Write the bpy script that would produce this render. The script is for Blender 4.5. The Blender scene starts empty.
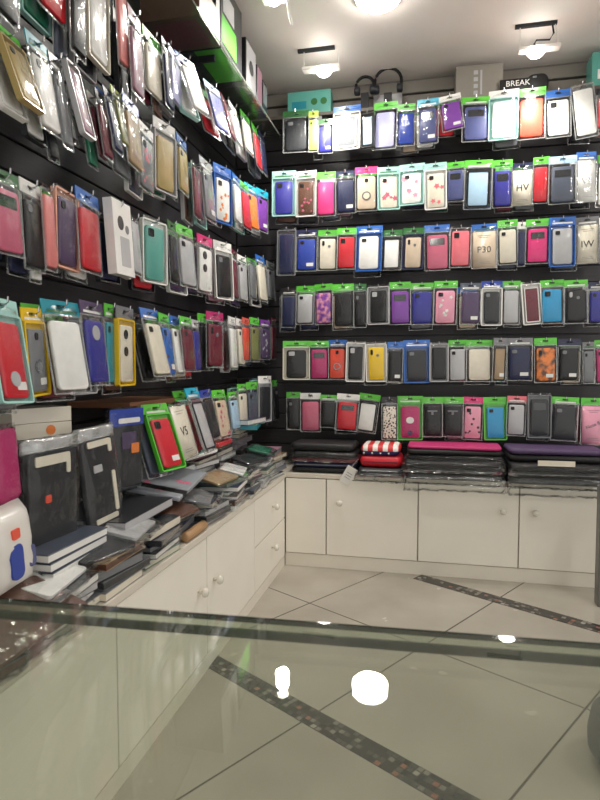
import bpy, bmesh, math, random
from mathutils import Vector, Matrix, noise
R_ = random.Random(11)
scn = bpy.context.scene
COL = scn.collection
PI = math.pi
rad = math.radians

# ------------------------------------------------------------------ camera model
FPX = 585.0; CAM_H = 0.9
YAW = math.atan(130 / FPX); PIT = math.atan(32 / FPX)
CF = Vector((-math.sin(YAW) * math.cos(PIT), math.cos(YAW) * math.cos(PIT), -math.sin(PIT)))
CR = Vector((math.cos(YAW), math.sin(YAW), 0)); CU = CR.cross(CF)
CC = Vector((0, 0, CAM_H))
def ray(x, y): return CF + CR * ((x - 300) / FPX) + CU * ((400 - y) / FPX)
def hit(x, y, ax, v):
    d = ray(x, y); return CC + d * ((v - CC[ax]) / d[ax])
def proj(p):
    d = p - CC; z = d.dot(CF); return 300 + FPX * d.dot(CR) / z, 400 - FPX * d.dot(CU) / z
def y_at(px, X, Z):
    lo, hi = 0.3, 4.0
    for _ in range(40):
        m = (lo + hi) / 2
        if proj(Vector((X, m, Z)))[0] < px: lo = m
        else: hi = m
    return lo

# ------------------------------------------------------------------ room sizes
XC, YC = -0.638, 2.556            # cabinet fronts
XW, YW = -1.00, 2.93              # walls
XP, YP = -0.77, 2.72              # planes the front packages hang in
HC = 0.425                        # cabinet height
ZCEIL = 2.28

# ------------------------------------------------------------------ materials
HEX = {
 'black': '0e0e10', 'dark': '17171a', 'charcoal': '26282c', 'grey': '77797d', 'slate': '4a5160', 'silver': 'b4b4b6', 'white': 'e9e8e4',
 'cream': 'ded6c4', 'beige': 'cdb9a2', 'tan': 'a48a6a', 'gold': 'b09a62', 'brown': '5c3a2a', 'maroon': '6a2030', 'red': 'c8202e',
 'orange-red': 'e2503a', 'coral': 'e2707c', 'salmon': 'd87a76', 'pink': 'e39ab0', 'hot-pink': 'e0327c', 'magenta': 'b02a66', 'rose': 'c4607a',
 'mauve': '9c7484', 'purple': '7a3c9c', 'violet': '4c3a5c', 'lavender': 'b8b8e0', 'periwinkle': '7478b8', 'indigo': '2c2c8c', 'navy': '1e2448', 'slate-blue': '484f80',
 'royal-blue': '1e3c9c', 'blue': '2a66b8', 'sky-blue': '2e98cc', 'pale-blue': 'a8c8e0', 'cyan': '22a8c8', 'teal': '1a8a9c', 'mint': 'a4d4cc', 'sea-green': '5aa498',
 'green': '5cc43c', 'dark-green': '2c6a34', 'olive': '7c7c4c', 'lime': 'b4cc50', 'yellow': 'e8c020', 'orange': 'e88030', 'peach': 'e0a890', 'bottle-green': '1c6c50',
}
def lin(h):
    o = []
    for i in (0, 2, 4):
        c = int(h[i:i + 2], 16) / 255
        o.append(c / 12.92 if c <= 0.04045 else ((c + 0.055) / 1.055) ** 2.4)
    return (o[0], o[1], o[2], 1)
MATS = {}
def new_mat(name):
    m = bpy.data.materials.new(name); m.use_nodes = True
    nt = m.node_tree; nt.nodes.clear()
    out = nt.nodes.new('ShaderNodeOutputMaterial')
    return m, nt, out
def N(nt, t, **kw):
    n = nt.nodes.new(t)
    for k, v in kw.items():
        if k in n.inputs: n.inputs[k].default_value = v
        else: setattr(n, k, v)
    return n
def math_n(nt, op, a, b=None, clamp=False):
    n = nt.nodes.new('ShaderNodeMath'); n.operation = op; n.use_clamp = clamp
    for i, v in enumerate((a, b)):
        if v is None: continue
        if isinstance(v, (int, float)): n.inputs[i].default_value = v
        else: nt.links.new(v, n.inputs[i])
    return n.outputs[0]
def mat(color, rough=0.42, metal=0.0, coat=0.0, var=0.12, scale=60.0, bump=0.0, tag=''):
    key = (color, rough, metal, coat, var, scale, bump, tag)
    if key in MATS: return MATS[key]
    m, nt, out = new_mat('%s_%s' % (color, tag or 'plain'))
    c = lin(HEX.get(color, color))
    p = N(nt, 'ShaderNodeBsdfPrincipled', Roughness=rough, Metallic=metal)
    p.inputs['Coat Weight'].default_value = coat
    if tag == 'case': p.inputs['Specular IOR Level'].default_value = .3
    p.inputs['Coat Roughness'].default_value = 0.12
    tc = N(nt, 'ShaderNodeTexCoord'); nz = N(nt, 'ShaderNodeTexNoise', Scale=scale, Detail=3.0)
    nt.links.new(tc.outputs['Object'], nz.inputs['Vector'])
    mx = N(nt, 'ShaderNodeMix'); mx.data_type = 'RGBA'
    mx.inputs[6].default_value = tuple(v * (1 - var) for v in c[:3]) + (1,)
    mx.inputs[7].default_value = tuple(min(1, v * (1 + var)) for v in c[:3]) + (1,)
    nt.links.new(nz.outputs['Fac'], mx.inputs[0]); nt.links.new(mx.outputs[2], p.inputs['Base Color'])
    if bump:
        b = N(nt, 'ShaderNodeBump', Strength=bump, Distance=0.002)
        nt.links.new(nz.outputs['Fac'], b.inputs['Height']); nt.links.new(b.outputs[0], p.inputs['Normal'])
    nt.links.new(p.outputs[0], out.inputs[0]); MATS[key] = m
    return m
def case_mat(c, glit=False):
    if glit: return mat(c, 0.3, 0.35, 0.2, 0.5, 900, 0.5, 'glitter')
    return mat(c, 0.42, 0, 0.0 if c in ('black', 'dark', 'charcoal', 'navy') else .12, 0.1, 40, 0.0, 'case')
def card_mat(c): return mat(c, 0.35, 0, 0.3, 0.08, 30, 0.0, 'card')
def schlick(nt, normal=None, r0=0.04):
    g = nt.nodes.new('ShaderNodeNewGeometry'); v = nt.nodes.new('ShaderNodeVectorMath'); v.operation = 'DOT_PRODUCT'
    nt.links.new(g.outputs['Incoming'], v.inputs[0]); nt.links.new(normal or g.outputs['Normal'], v.inputs[1])
    q = math_n(nt, 'POWER', math_n(nt, 'SUBTRACT', 1.0, math_n(nt, 'ABSOLUTE', v.outputs['Value']), True), 5.0)
    return math_n(nt, 'ADD', math_n(nt, 'MULTIPLY', q, 1 - r0), r0, True)
def clear_mat(name, tint=(0.96, 0.97, 0.97, 1), haze=0.009, rough=0.09, bscale=34.0, bump=0.6, base=0.0):
    if name in MATS: return MATS[name]
    m, nt, out = new_mat(name)
    tr = N(nt, 'ShaderNodeBsdfTransparent', Color=tint)
    gl = N(nt, 'ShaderNodeBsdfGlossy', Roughness=rough, Color=(1, 1, 1, 1))
    df = N(nt, 'ShaderNodeBsdfDiffuse', Color=(0.8, 0.82, 0.82, 1))
    tc = N(nt, 'ShaderNodeTexCoord'); nz = N(nt, 'ShaderNodeTexNoise', Scale=bscale, Detail=2.0)
    nt.links.new(tc.outputs['Object'], nz.inputs['Vector'])
    b = N(nt, 'ShaderNodeBump', Strength=bump, Distance=0.004)
    nt.links.new(nz.outputs['Fac'], b.inputs['Height'])
    nt.links.new(b.outputs[0], gl.inputs['Normal'])
    f = math_n(nt, 'ADD', schlick(nt, b.outputs[0], .022), base, True)
    m1 = N(nt, 'ShaderNodeMixShader', Fac=haze)
    nt.links.new(tr.outputs[0], m1.inputs[1]); nt.links.new(df.outputs[0], m1.inputs[2])
    m2 = N(nt, 'ShaderNodeMixShader')
    nt.links.new(f, m2.inputs[0]); nt.links.new(m1.outputs[0], m2.inputs[1]); nt.links.new(gl.outputs[0], m2.inputs[2])
    nt.links.new(m2.outputs[0], out.inputs[0]); MATS[name] = m
    return m
CLEAR = clear_mat('clear_plastic')
CRINKLE = clear_mat('crinkled_plastic', haze=0.006, rough=0.09, bscale=34, bump=1.0, base=0.0)
SEAM_GLINT = clear_mat('whitened_seam_glint', haze=0.22, rough=0.15, bscale=30, bump=0.9, base=0.06)  # sealed rim, whitened to imitate bright glints along the pouch edges
MILKY = clear_mat('milky_plastic', haze=0.3, rough=0.18, bscale=24, bump=1.0, base=0.08)
def emit_mat(name, c, s):
    m, nt, out = new_mat(name)
    e = N(nt, 'ShaderNodeEmission', Color=c, Strength=s); nt.links.new(e.outputs[0], out.inputs[0]); return m
def leopard_mat():
    m, nt, out = new_mat('leopard_print'); p = N(nt, 'ShaderNodeBsdfPrincipled', Roughness=0.4)
    tc = N(nt, 'ShaderNodeTexCoord'); v = N(nt, 'ShaderNodeTexVoronoi', Scale=95.0)
    nt.links.new(tc.outputs['Object'], v.inputs['Vector'])
    r = N(nt, 'ShaderNodeValToRGB'); r.color_ramp.interpolation = 'CONSTANT'
    r.color_ramp.elements[0].color = lin('1c1816'); r.color_ramp.elements[1].color = lin('ded4c6'); r.color_ramp.elements[1].position = 0.4
    nt.links.new(v.outputs['Distance'], r.inputs[0]); nt.links.new(r.outputs[0], p.inputs['Base Color']); nt.links.new(p.outputs[0], out.inputs[0])
    return m
def marble_mat(name, a, b, sc):
    m, nt, out = new_mat(name); p = N(nt, 'ShaderNodeBsdfPrincipled', Roughness=0.35)
    tc = N(nt, 'ShaderNodeTexCoord'); v = N(nt, 'ShaderNodeTexNoise', Scale=sc, Detail=4.0)
    nt.links.new(tc.outputs['Object'], v.inputs['Vector'])
    r = N(nt, 'ShaderNodeValToRGB'); r.color_ramp.elements[0].position = 0.42; r.color_ramp.elements[1].position = 0.58
    r.color_ramp.elements[0].color = lin(HEX[a]); r.color_ramp.elements[1].color = lin(HEX[b])
    nt.links.new(v.outputs['Fac'], r.inputs[0]); nt.links.new(r.outputs[0], p.inputs['Base Color']); nt.links.new(p.outputs[0], out.inputs[0])
    return m
LEO = leopard_mat()
GALAXY = marble_mat('swirl_print', 'purple', 'pink', 45)
SCENE = marble_mat('sunset_print', 'orange', 'brown', 30)
CHROME = mat('silver', 0.22, 0.9, 0, 0.05, 20, 0, 'chrome')
PAINT = mat('ebe6da', 0.45, 0, 0, 0.04, 8, 0.05, 'cabinet_paint')
PAINT2 = mat('e0dacd', 0.5, 0, 0, 0.05, 9, 0.05, 'plinth_paint')

# ------------------------------------------------------------------ mesh helpers
def link(name, bm, m, parent=None, smooth=False):
    me = bpy.data.meshes.new(name)
    bm.normal_update(); bm.to_mesh(me); bm.free()
    if m: me.materials.append(m)
    if smooth:
        for p in me.polygons: p.use_smooth = True
    o = bpy.data.objects.new(name, me); COL.objects.link(o)
    if parent: o.parent = parent
    return o
def thing(name, label, cat, loc=(0, 0, 0), rot=None, group=None):
    o = bpy.data.objects.new(name, None); COL.objects.link(o); o.empty_display_size = 0.02
    o.location = loc
    if rot is not None: o.rotation_euler = rot
    return tag(o, label, cat, group)
def tag(o, label, cat, group=None):
    w = label.split()
    assert 4 <= len(w) <= 16, (len(w), label)
    o['label'] = label; o['category'] = cat
    if group: o['group'] = group
    return o
def struct(o, label=None):
    o['kind'] = 'structure'
    if label: o['label'] = label
    return o
def box(bm, x0, x1, y0, y1, z0, z1, bevel=0.0, seg=2):
    r = bmesh.ops.create_cube(bm, size=1)
    for v in r['verts']:
        v.co = Vector((x0 + (v.co.x + .5) * (x1 - x0), y0 + (v.co.y + .5) * (y1 - y0), z0 + (v.co.z + .5) * (z1 - z0)))
    if bevel:
        es = list({e for v in r['verts'] for e in v.link_edges})
        bmesh.ops.bevel(bm, geom=es, offset=bevel, segments=seg, affect='EDGES', profile=0.5)
def boxm(*a, **k):
    bm = bmesh.new(); box(bm, *a, **k); return bm
def tube(bm, pts, r, n=6, cap=True):
    pts = [Vector(p) for p in pts]; rings = []
    for i, p in enumerate(pts):
        d = (pts[min(i + 1, len(pts) - 1)] - pts[max(i - 1, 0)]).normalized()
        up = Vector((0, 0, 1)) if abs(d.z) < 0.9 else Vector((1, 0, 0))
        a = d.cross(up).normalized(); b = d.cross(a)
        rr = r[i] if isinstance(r, (list, tuple)) else r
        rings.append([bm.verts.new(p + a * (math.cos(2 * PI * k / n) * rr) + b * (math.sin(2 * PI * k / n) * rr)) for k in range(n)])
    for A, B in zip(rings, rings[1:]):
        for k in range(n): bm.faces.new((A[k], A[(k + 1) % n], B[(k + 1) % n], B[k]))
    if cap:
        bm.faces.new(rings[0][::-1]); bm.faces.new(rings[-1])
def lathe(bm, prof, n=24, axis='z', c=(0, 0, 0)):
    c = Vector(c); rings = []
    for r, h in prof:
        ring = []
        for k in range(n):
            a = 2 * PI * k / n; q = (r * math.cos(a), r * math.sin(a), h)
            if axis == 'y': q = (q[0], q[2], q[1])
            if axis == 'x': q = (q[2], q[0], q[1])
            ring.append(bm.verts.new(c + Vector(q)))
        rings.append(ring)
    for A, B in zip(rings, rings[1:]):
        for k in range(n): bm.faces.new((A[k], A[(k + 1) % n], B[(k + 1) % n], B[k]))
    bm.faces.new(rings[0][::-1]); bm.faces.new(rings[-1])
    bmesh.ops.recalc_face_normals(bm, faces=bm.faces)
def rrect(cx, cz, w, h, r, n=4):
    r = min(r, w * .49, h * .49); o = []
    for sx, sz, a0 in ((1, 1, 0), (-1, 1, 90), (-1, -1, 180), (1, -1, 270)):
        for k in range(n + 1):
            a = rad(a0 + 90 * k / n)
            o.append((cx + sx * (w / 2 - r) + r * math.cos(a), cz + sz * (h / 2 - r) + r * math.sin(a)))
    return o
def slab(bm, cx, cz, w, h, r, y0, y1, bev=0.0, n=4):
    """rounded upright slab between y0 (front) and y1, edges rounded by bev"""
    loops = []
    prof = [(bev, y0), (bev * .3, y0 + bev * .3), (0, y0 + bev), (0, y1 - bev), (bev * .3, y1 - bev * .3), (bev, y1)] if bev else [(0, y0), (0, y1)]
    for ins, y in prof:
        loops.append([bm.verts.new((x, y, z)) for x, z in rrect(cx, cz, w - 2 * ins, h - 2 * ins, max(r - ins, .0005), n)])
    k = len(loops[0])
    for A, B in zip(loops, loops[1:]):
        for i in range(k): bm.faces.new((A[i], A[(i + 1) % k], B[(i + 1) % k], B[i]))
    bm.faces.new(loops[0][::-1]); bm.faces.new(loops[-1])
    bmesh.ops.recalc_face_normals(bm, faces=bm.faces)
def slabm(*a, **k):
    bm = bmesh.new(); slab(bm, *a, **k); return bm
def ring_slab(bm, cx, cz, w, h, r, wall, y0, y1, n=4):
    """a frame: rounded rectangle with a rounded opening"""
    o = rrect(cx, cz, w, h, r, n); i = rrect(cx, cz, w - 2 * wall, h - 2 * wall, max(r - wall, .001), n); k = len(o)
    V = lambda pts, y: [bm.verts.new((x, y, z)) for x, z in pts]
    of, inf, ob, ib = V(o, y0), V(i, y0), V(o, y1), V(i, y1)
    for a in range(k):
        b = (a + 1) % k
        bm.faces.new((of[a], of[b], inf[b], inf[a])); bm.faces.new((ob[a], ib[a], ib[b], ob[b]))
        bm.faces.new((of[a], ob[a], ob[b], of[b])); bm.faces.new((inf[a], inf[b], ib[b], ib[a]))
    bmesh.ops.recalc_face_normals(bm, faces=bm.faces)
def pillow(bm, w, z0, z1, t, rng, nx=5, nz=8, crumple=0.0025, yc=0.0):
    """sealed clear bag: two bulging sheets sharing their rim"""
    seed = rng.uniform(0, 99); F, B = [], []
    for j in range(nz + 1):
        rf, rb = [], []
        for i in range(nx + 1):
            u = i / nx * 2 - 1; v = j / nz * 2 - 1
            x = u * w / 2; z = z0 + (z1 - z0) * j / nz
            pf = ((1 - abs(u) ** 6) * (1 - abs(v) ** 8)) * t / 2
            cr = noise.noise(Vector((x * 40 + seed, z * 40, seed))) * crumple
            edge = abs(u) == 1 or abs(v) == 1
            if edge:
                q = bm.verts.new((x, yc + cr, z)); rf.append(q); rb.append(q)
            else:
                rf.append(bm.verts.new((x, yc - pf + cr, z)))
                rb.append(bm.verts.new((x, yc + pf * .6 + noise.noise(Vector((x * 40, z * 40 + seed, 3))) * crumple * .5, z)))
        F.append(rf); B.append(rb)
    for j in range(nz):
        for i in range(nx):
            bm.faces.new((F[j][i], F[j][i + 1], F[j + 1][i + 1], F[j + 1][i]))
            bm.faces.new((B[j][i], B[j + 1][i], B[j + 1][i + 1], B[j][i + 1]))
_txt = {}
def text_bm(s, size):
    """flat lettering in the x-z plane facing -y, centred on the origin"""
    c = bpy.data.curves.new('lettering', 'FONT'); c.body = s; c.size = size; c.align_x = 'CENTER'; c.align_y = 'CENTER'; c.extrude = 0.0002; c.resolution_u = 2
    o = bpy.data.objects.new('lettering', c); COL.objects.link(o)
    dg = bpy.context.evaluated_depsgraph_get(); dg.update()
    me = bpy.data.meshes.new_from_object(o.evaluated_get(dg))
    bm = bmesh.new(); bm.from_mesh(me); bpy.data.objects.remove(o); bpy.data.meshes.remove(me); bpy.data.curves.remove(c)
    for v in bm.verts: v.co = Vector((v.co.x, -v.co.z, v.co.y))
    return bm
def shift(bm, x=0, y=0, z=0):
    bmesh.ops.translate(bm, verts=bm.verts, vec=(x, y, z)); return bm

# ------------------------------------------------------------------ a packaged phone case
FLIPPY = {'win': 'window flip case', 'plain': 'case', 'cam': 'camera-hole case', 'pill': 'camera-slot case', 'print': 'floral case', 'deer': 'patterned case', 'ring': 'ring case',
          'glit': 'glitter case', 'leo': 'leopard case', 'tee': 'flip case', 'cat': 'cat case', 'galaxy': 'swirl case', 'sunset': 'sunset case', 'label': 'labelled case',
          'frame': 'framed case', 'box': 'boxed case', 'hole': 'holed case', 'thin': 'case seen edge-on', 'two': 'twin-hole case'}
def look_of(case, style, hdr):
    st, _, arg = style.partition(':')
    if st == 'txt': s = '%s card printed %s' % (case, arg)
    else: s = '%s %s' % (case, FLIPPY[st])
    return s, (', %s header' % hdr if hdr != '-' else '')
def dots(bm, rng, cx, cz, w, h, n, r, y):
    for _ in range(n):
        x = cx + rng.uniform(-.42, .42) * w; z = cz + rng.uniform(-.42, .42) * h; k = 7; q = r * rng.uniform(.6, 1.3); a0 = rng.uniform(0, 6)
        bm.faces.new([bm.verts.new((x - q * (1 if i % 2 else .55) * math.cos(a0 + 2 * PI * i / 10), y, z + q * (1 if i % 2 else .55) * math.sin(a0 + 2 * PI * i / 10))) for i in range(10)])
def make_pack(label, W, H, hdr, frame, case, style, rng, group, plain=False):
    root = thing('phone_case_package', label, 'phone case', group=group)
    st, _, arg = style.partition(':')
    hh = 0.15 * H if hdr != '-' else 0.04 * H
    top = 0.012
    T = 0.018
    # header card with its hanging slot
    if hdr != '-':
        bm = bmesh.new(); s = min(.011, W * .14); z0, z1 = top - hh, top
        a = (-W / 2, -s, s, W / 2); b = (z0, -.003, .003, z1)
        for i in range(3):
            for j in range(3):
                if i == 1 and j == 1: continue
                box(bm, a[i], a[i + 1], -.0012, .0012, b[j], b[j + 1])
        link('header_card', bm, card_mat(hdr), root)
        if not plain and rng.random() < .5:
            bm = bmesh.new(); box(bm, -W * .38, W * .38, -.0016, -.0013, z0 + .003, z0 + hh * .3); link('header_stripe', bm, card_mat('white' if rng.random() < .7 else 'dark-green'), root)
    body0, body1 = top - hh, top - H
    bh = body0 - body1; cz = (body0 + body1) / 2
    if st == 'box':
        link('carton', boxm(-W / 2, W / 2, -.012, .012, body1, top, bevel=.0008), card_mat(case), root)
        bm = bmesh.new(); lathe(bm, [(W * .16, -.0126), (W * .16, -.0121)], 18, 'y', (-W * .12, 0, top - H * .3)); link('picture', bm, card_mat('charcoal'), root)
        bm = bmesh.new(); lathe(bm, [(W * .1, -.0126), (W * .1, -.0121)], 18, 'y', (W * .22, 0, top - H * .36)); link('picture', bm, card_mat('grey'), root)
        link('picture', slabm(W * .05, top - H * .68, W * .5, H * .4, .004, -.0126, -.0121), card_mat('silver'), root)
        return root
    if frame != '-':
        bm = bmesh.new(); slab(bm, 0, cz, W * .98, bh * .99, .006, .005, .0065); link('back_card', bm, card_mat(frame), root)
        bm = bmesh.new(); ring_slab(bm, 0, cz, W * .99, bh * .995, .008, .0042, -.006, .005); link('frame', bm, card_mat(frame), root)
    cw, ch = W * (.72 if frame != '-' else .8), bh * (.84 if frame != '-' else .86)
    if st == 'txt': cw, ch = W * .9, bh * .95
    czz = cz - (bh - ch) * .12
    cy0, cy1 = (-.0055, .004)
    if st == 'txt': cy0, cy1 = (-.002, .002)
    mm = {'glit': case_mat(case, True), 'leo': LEO, 'galaxy': GALAXY, 'sunset': SCENE}.get(st, case_mat(case))
    pc = link('phone_case' if st != 'txt' else 'insert_card', slabm(0, czz, cw, ch, cw * .13 if st != 'txt' else .002, cy0, cy1, bev=.0025 if st != 'txt' else 0), mm, root, True)
    yf = cy0 - .0004; L, Rr = -cw / 2, cw / 2; tp = czz + ch / 2; bt = czz - ch / 2
    def sub(name, bm, m): return link(name, bm, m, pc)
    if not plain or st in ('win', 'txt'):
        dk = case_mat('black')
        if st == 'win':
            sub('flip_window', slabm(0, tp - ch * .2, cw * .72, ch * .2, .003, yf - .0004, cy0 + .001), mat('charcoal', .12, 0, .5, .1, 20, 0, 'window'))
        elif st == 'cam':
            bm = bmesh.new(); slab(bm, L + cw * .27, tp - ch * .13, cw * .3, ch * .15, .004, yf - .0012, cy0 + .001)
            sub('camera_cutout', bm, dk if case not in ('black', 'dark') else case_mat('silver'))
        elif st in ('pill', 'sunset'):
            bm = bmesh.new(); slab(bm, L + cw * .22, tp - ch * .15, cw * .16, ch * .17, .006, yf - .001, cy0 + .001); sub('camera_cutout', bm, dk if case not in ('black', 'dark', 'charcoal') else case_mat('silver'))
            if st == 'pill': 
                bm = bmesh.new(); lathe(bm, [(cw * .09, yf - .0006), (cw * .09, cy0 + .001)], 14, 'y', (cw * .1, 0, tp - ch * .25)); sub('fingerprint_cutout', bm, case_mat('grey'))
        elif st in ('print', 'deer'):
            bm = bmesh.new(); dots(bm, rng, 0, czz - ch * .05, cw, ch, 9 if st == 'print' else 5, cw * (.1 if st == 'print' else .17), yf)
            sub('pattern', bm, case_mat(arg or 'rose'))
            sub('camera_cutout', slabm(L + cw * .25, tp - ch * .12, cw * .26, ch * .12, .004, yf - .001, cy0 + .001), dk)
        elif st == 'ring':
            bm = bmesh.new(); lathe(bm, [(cw * .25, yf - .002), (cw * .25, cy0)], 20, 'y', (0, 0, czz - ch * .1)); sub('ring_plate', bm, CHROME)
            bm = bmesh.new(); lathe(bm, [(cw * .17, yf - .0026), (cw * .17, yf - .002)], 20, 'y', (0, 0, czz - ch * .1)); sub('ring_centre', bm, case_mat(case))
            sub('camera_cutout', slabm(0, tp - ch * .12, cw * .2, ch * .12, .005, yf - .001, cy0 + .001), dk)
        elif st == 'hole':
            bm = bmesh.new(); lathe(bm, [(cw * .2, yf - .001), (cw * .2, cy0 + .001)], 18, 'y', (0, 0, tp - ch * (.2 if case != 'red' else .75))); sub('logo_cutout', bm, case_mat('silver'))
        elif st == 'two':
            for q in (.16, .46):
                bm = bmesh.new(); lathe(bm, [(cw * .16, yf - .001), (cw * .16, cy0 + .001)], 16, 'y', (-cw * .1, 0, tp - ch * q)); sub('round_cutout', bm, dk)
        elif st == 'tee':
            bm = bmesh.new(); box(bm, -cw * .3, cw * .3, yf - .0006, cy0 + .001, tp - ch * .2, tp - ch * .15); box(bm, -cw * .07, cw * .07, yf - .0006, cy0 + .001, tp - ch * .3, tp - ch * .2)
            sub('clasp', bm, case_mat('grey'))
        elif st == 'cat':
            bm = bmesh.new(); slab(bm, 0, czz + ch * .06, cw * .42, ch * .2, cw * .18, yf - .0008, cy0 + .001)
            sub('printed_face', bm, case_mat('white'))
            bm = bmesh.new(); lathe(bm, [(cw * .14, yf - .0008), (cw * .14, cy0 + .001)], 14, 'y', (0, 0, bt + ch * .16)); sub('round_cutout', bm, case_mat('violet'))
        elif st == 'txt':
            bm = text_bm(arg, min(cw * .8 / max(1.0, len(arg) * .58), .04)); arg == 'Note 8' and bmesh.ops.rotate(bm, verts=bm.verts, cent=(0, 0, 0), matrix=Matrix.Rotation(-.45, 3, 'Y')); shift(bm, 0, yf - .0004, czz); o = sub('printed_lettering', bm, card_mat('charcoal'))
            bm = bmesh.new()
            for q, l in ((.1, .6), (.15, .4), (.84, .5), (.88, .6)): box(bm, -cw * l / 2, cw * l / 2, yf, yf + .0003, tp - ch * q - .0012, tp - ch * q)
            sub('printed_lines', bm, card_mat('grey'))
        elif st == 'label': pass
        elif st == 'frame':
            bm = bmesh.new(); ring_slab(bm, 0, czz, cw, ch, cw * .13, cw * .07, yf - .001, cy0 + .002); sub('bumper', bm, case_mat('charcoal' if arg == '' else arg))
    if st == 'label' or (not plain and rng.random() < .1 and st not in ('txt', 'thin')):
        bm = bmesh.new(); x = Rr - cw * .28; z = bt + ch * .16
        box(bm, x - cw * .2, x + cw * .2, yf - .0006, yf - .0002, z - ch * .055, z + ch * .055)
        lb = link('price_sticker', bm, card_mat('white'), root)
    if not plain and st in ('plain', 'glit', 'thin', 'label') and rng.random() < .6:
        sub('camera_cutout', slabm(L + cw * .25, tp - ch * .12, cw * .24, ch * .11, .004, yf - .001, cy0 + .001), case_mat('black' if case not in ('black', 'dark', 'charcoal', 'navy') else 'grey'))
    bm = bmesh.new(); pillow(bm, W, body1, top - (hh * .35 if hdr != '-' else 0), T, rng, 4 if plain else 6, 6 if plain else 9); link('pouch', bm, CLEAR, root, True)
    if frame == '-':
        bm = bmesh.new(); ring_slab(bm, 0, cz, W * 1.01, bh * 1.0, .004, .0035 if not plain else .0025, -.0012, .0012); link('pouch_seam_glint', bm, SEAM_GLINT, root)
    return root
ORD = ['', 'first', 'second', 'third', 'fourth', 'fifth', 'sixth', 'seventh', 'eighth', 'ninth', 'tenth', 'eleventh', 'twelfth', 'thirteenth', 'fourteenth', 'fifteenth', 'sixteenth', 'seventeenth', 'eighteenth', 'nineteenth', 'twentieth']

# rows of the back wall: x0 x1 y0 y1 header case style frame (photo pixels of each package)
BACK = ["""
284 308 111 153 dark-green charcoal plain -
309 318 111 153 lime lime thin -
319 333 119 154 dark-green indigo plain -
334 360 106 150 blue grey frame:silver white
361 374 112 148 - pale-blue frame black
375 397 102 150 green lavender plain -
398 415 104 147 green royal-blue plain -
418 438 99 145 cyan slate-blue win -
439 460 95 132 white purple label -
463 489 97 142 green slate-blue win -
490 518 90 141 white white plain mint
519 545 88 140 green orange-red plain -
546 570 90 138 blue white cam -
571 593 83 139 - white txt -
597 618 88 130 dark red plain -""", """
273 295 171 217 mint indigo cam mint
296 316 171 217 white brown print:rose white
317 335 172 217 green hot-pink plain -
336 355 171 214 navy navy label -
356 377 167 212 hot-pink beige ring -
378 399 167 211 mint cream deer:rose mint
400 424 164 206 mint white deer:pink mint
425 446 163 210 mint cream deer:coral white
447 464 162 202 green slate-blue win -
466 492 160 210 green pale-blue frame:black -
493 512 160 208 green indigo win -
513 533 163 206 navy cream txt:HV -
534 549 157 204 green red plain -
550 576 156 205 pale-blue slate win -
577 596 152 203 blue white txt:V5 -
598 618 155 208 green white plain -""", """
278 296 228 276 - navy plain grey
297 317 230 272 navy royal-blue label -
319 337 230 271 green cream pill -
338 356 228 270 green red cam -
357 382 226 272 blue white plain blue
383 402 230 271 dark-green white frame -
404 424 228 270 dark-green beige pill navy
425 449 225 271 blue rose win -
451 471 226 268 - coral cam -
472 496 224 269 blue beige txt:P30 -
498 517 220 265 green cream plain -
518 526 222 267 white navy thin -
527 549 219 264 green hot-pink win -
550 575 217 267 blue silver plain blue
577 598 217 264 grey cream txt:IW -
600 618 217 264 white mauve plain -""", """
282 296 288 328 dark navy plain -
297 314 286 325 green silver glit -
315 332 284 325 green pink galaxy -
333 353 284 328 green black plain -
354 366 284 328 dark-green black thin -
368 389 285 325 - black cam silver
390 410 282 325 green purple win -
411 433 283 325 green indigo plain -
435 457 281 325 green pink print:white -
461 481 283 325 slate violet label -
482 502 281 326 royal-blue charcoal plain white
503 520 281 325 green silver glit -
521 540 282 325 - maroon frame:white white
541 563 280 324 green sky-blue cam -
565 587 280 324 green black pill -
589 608 282 324 navy indigo plain -""", """
284 309 341 380 green black cam cream
310 328 341 380 green magenta win -
329 346 340 380 blue orange-red ring -
347 365 341 382 - black cam white
366 386 342 382 - yellow pill white
388 403 342 383 blue black label -
404 429 340 383 blue charcoal plain blue
430 448 342 382 - black plain silver
449 466 340 382 green silver glit -
467 492 340 382 green cream plain -
494 507 338 382 grey tan frame -
508 532 338 381 grey navy label -
535 556 338 383 green gold sunset -
559 580 339 382 navy black label -
583 594 342 384 grey grey thin -
595 610 340 384 green magenta plain -""", """
287 300 392 430 green dark plain -
301 320 393 432 white rose plain -
321 337 395 428 green black plain -
338 359 394 431 white red win -
360 380 394 433 green white frame -
382 397 397 440 dark white leo -
398 422 396 440 green magenta cat green
423 442 397 437 green black tee -
443 463 397 437 green dark tee -
464 483 397 440 hot-pink pink print:charcoal -
484 506 397 440 green sky-blue plain green
508 526 396 436 coral silver glit -
528 551 393 438 - charcoal win grey
553 578 397 441 green charcoal plain -
582 605 398 445 green pink txt:Note_8 -"""]
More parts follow.
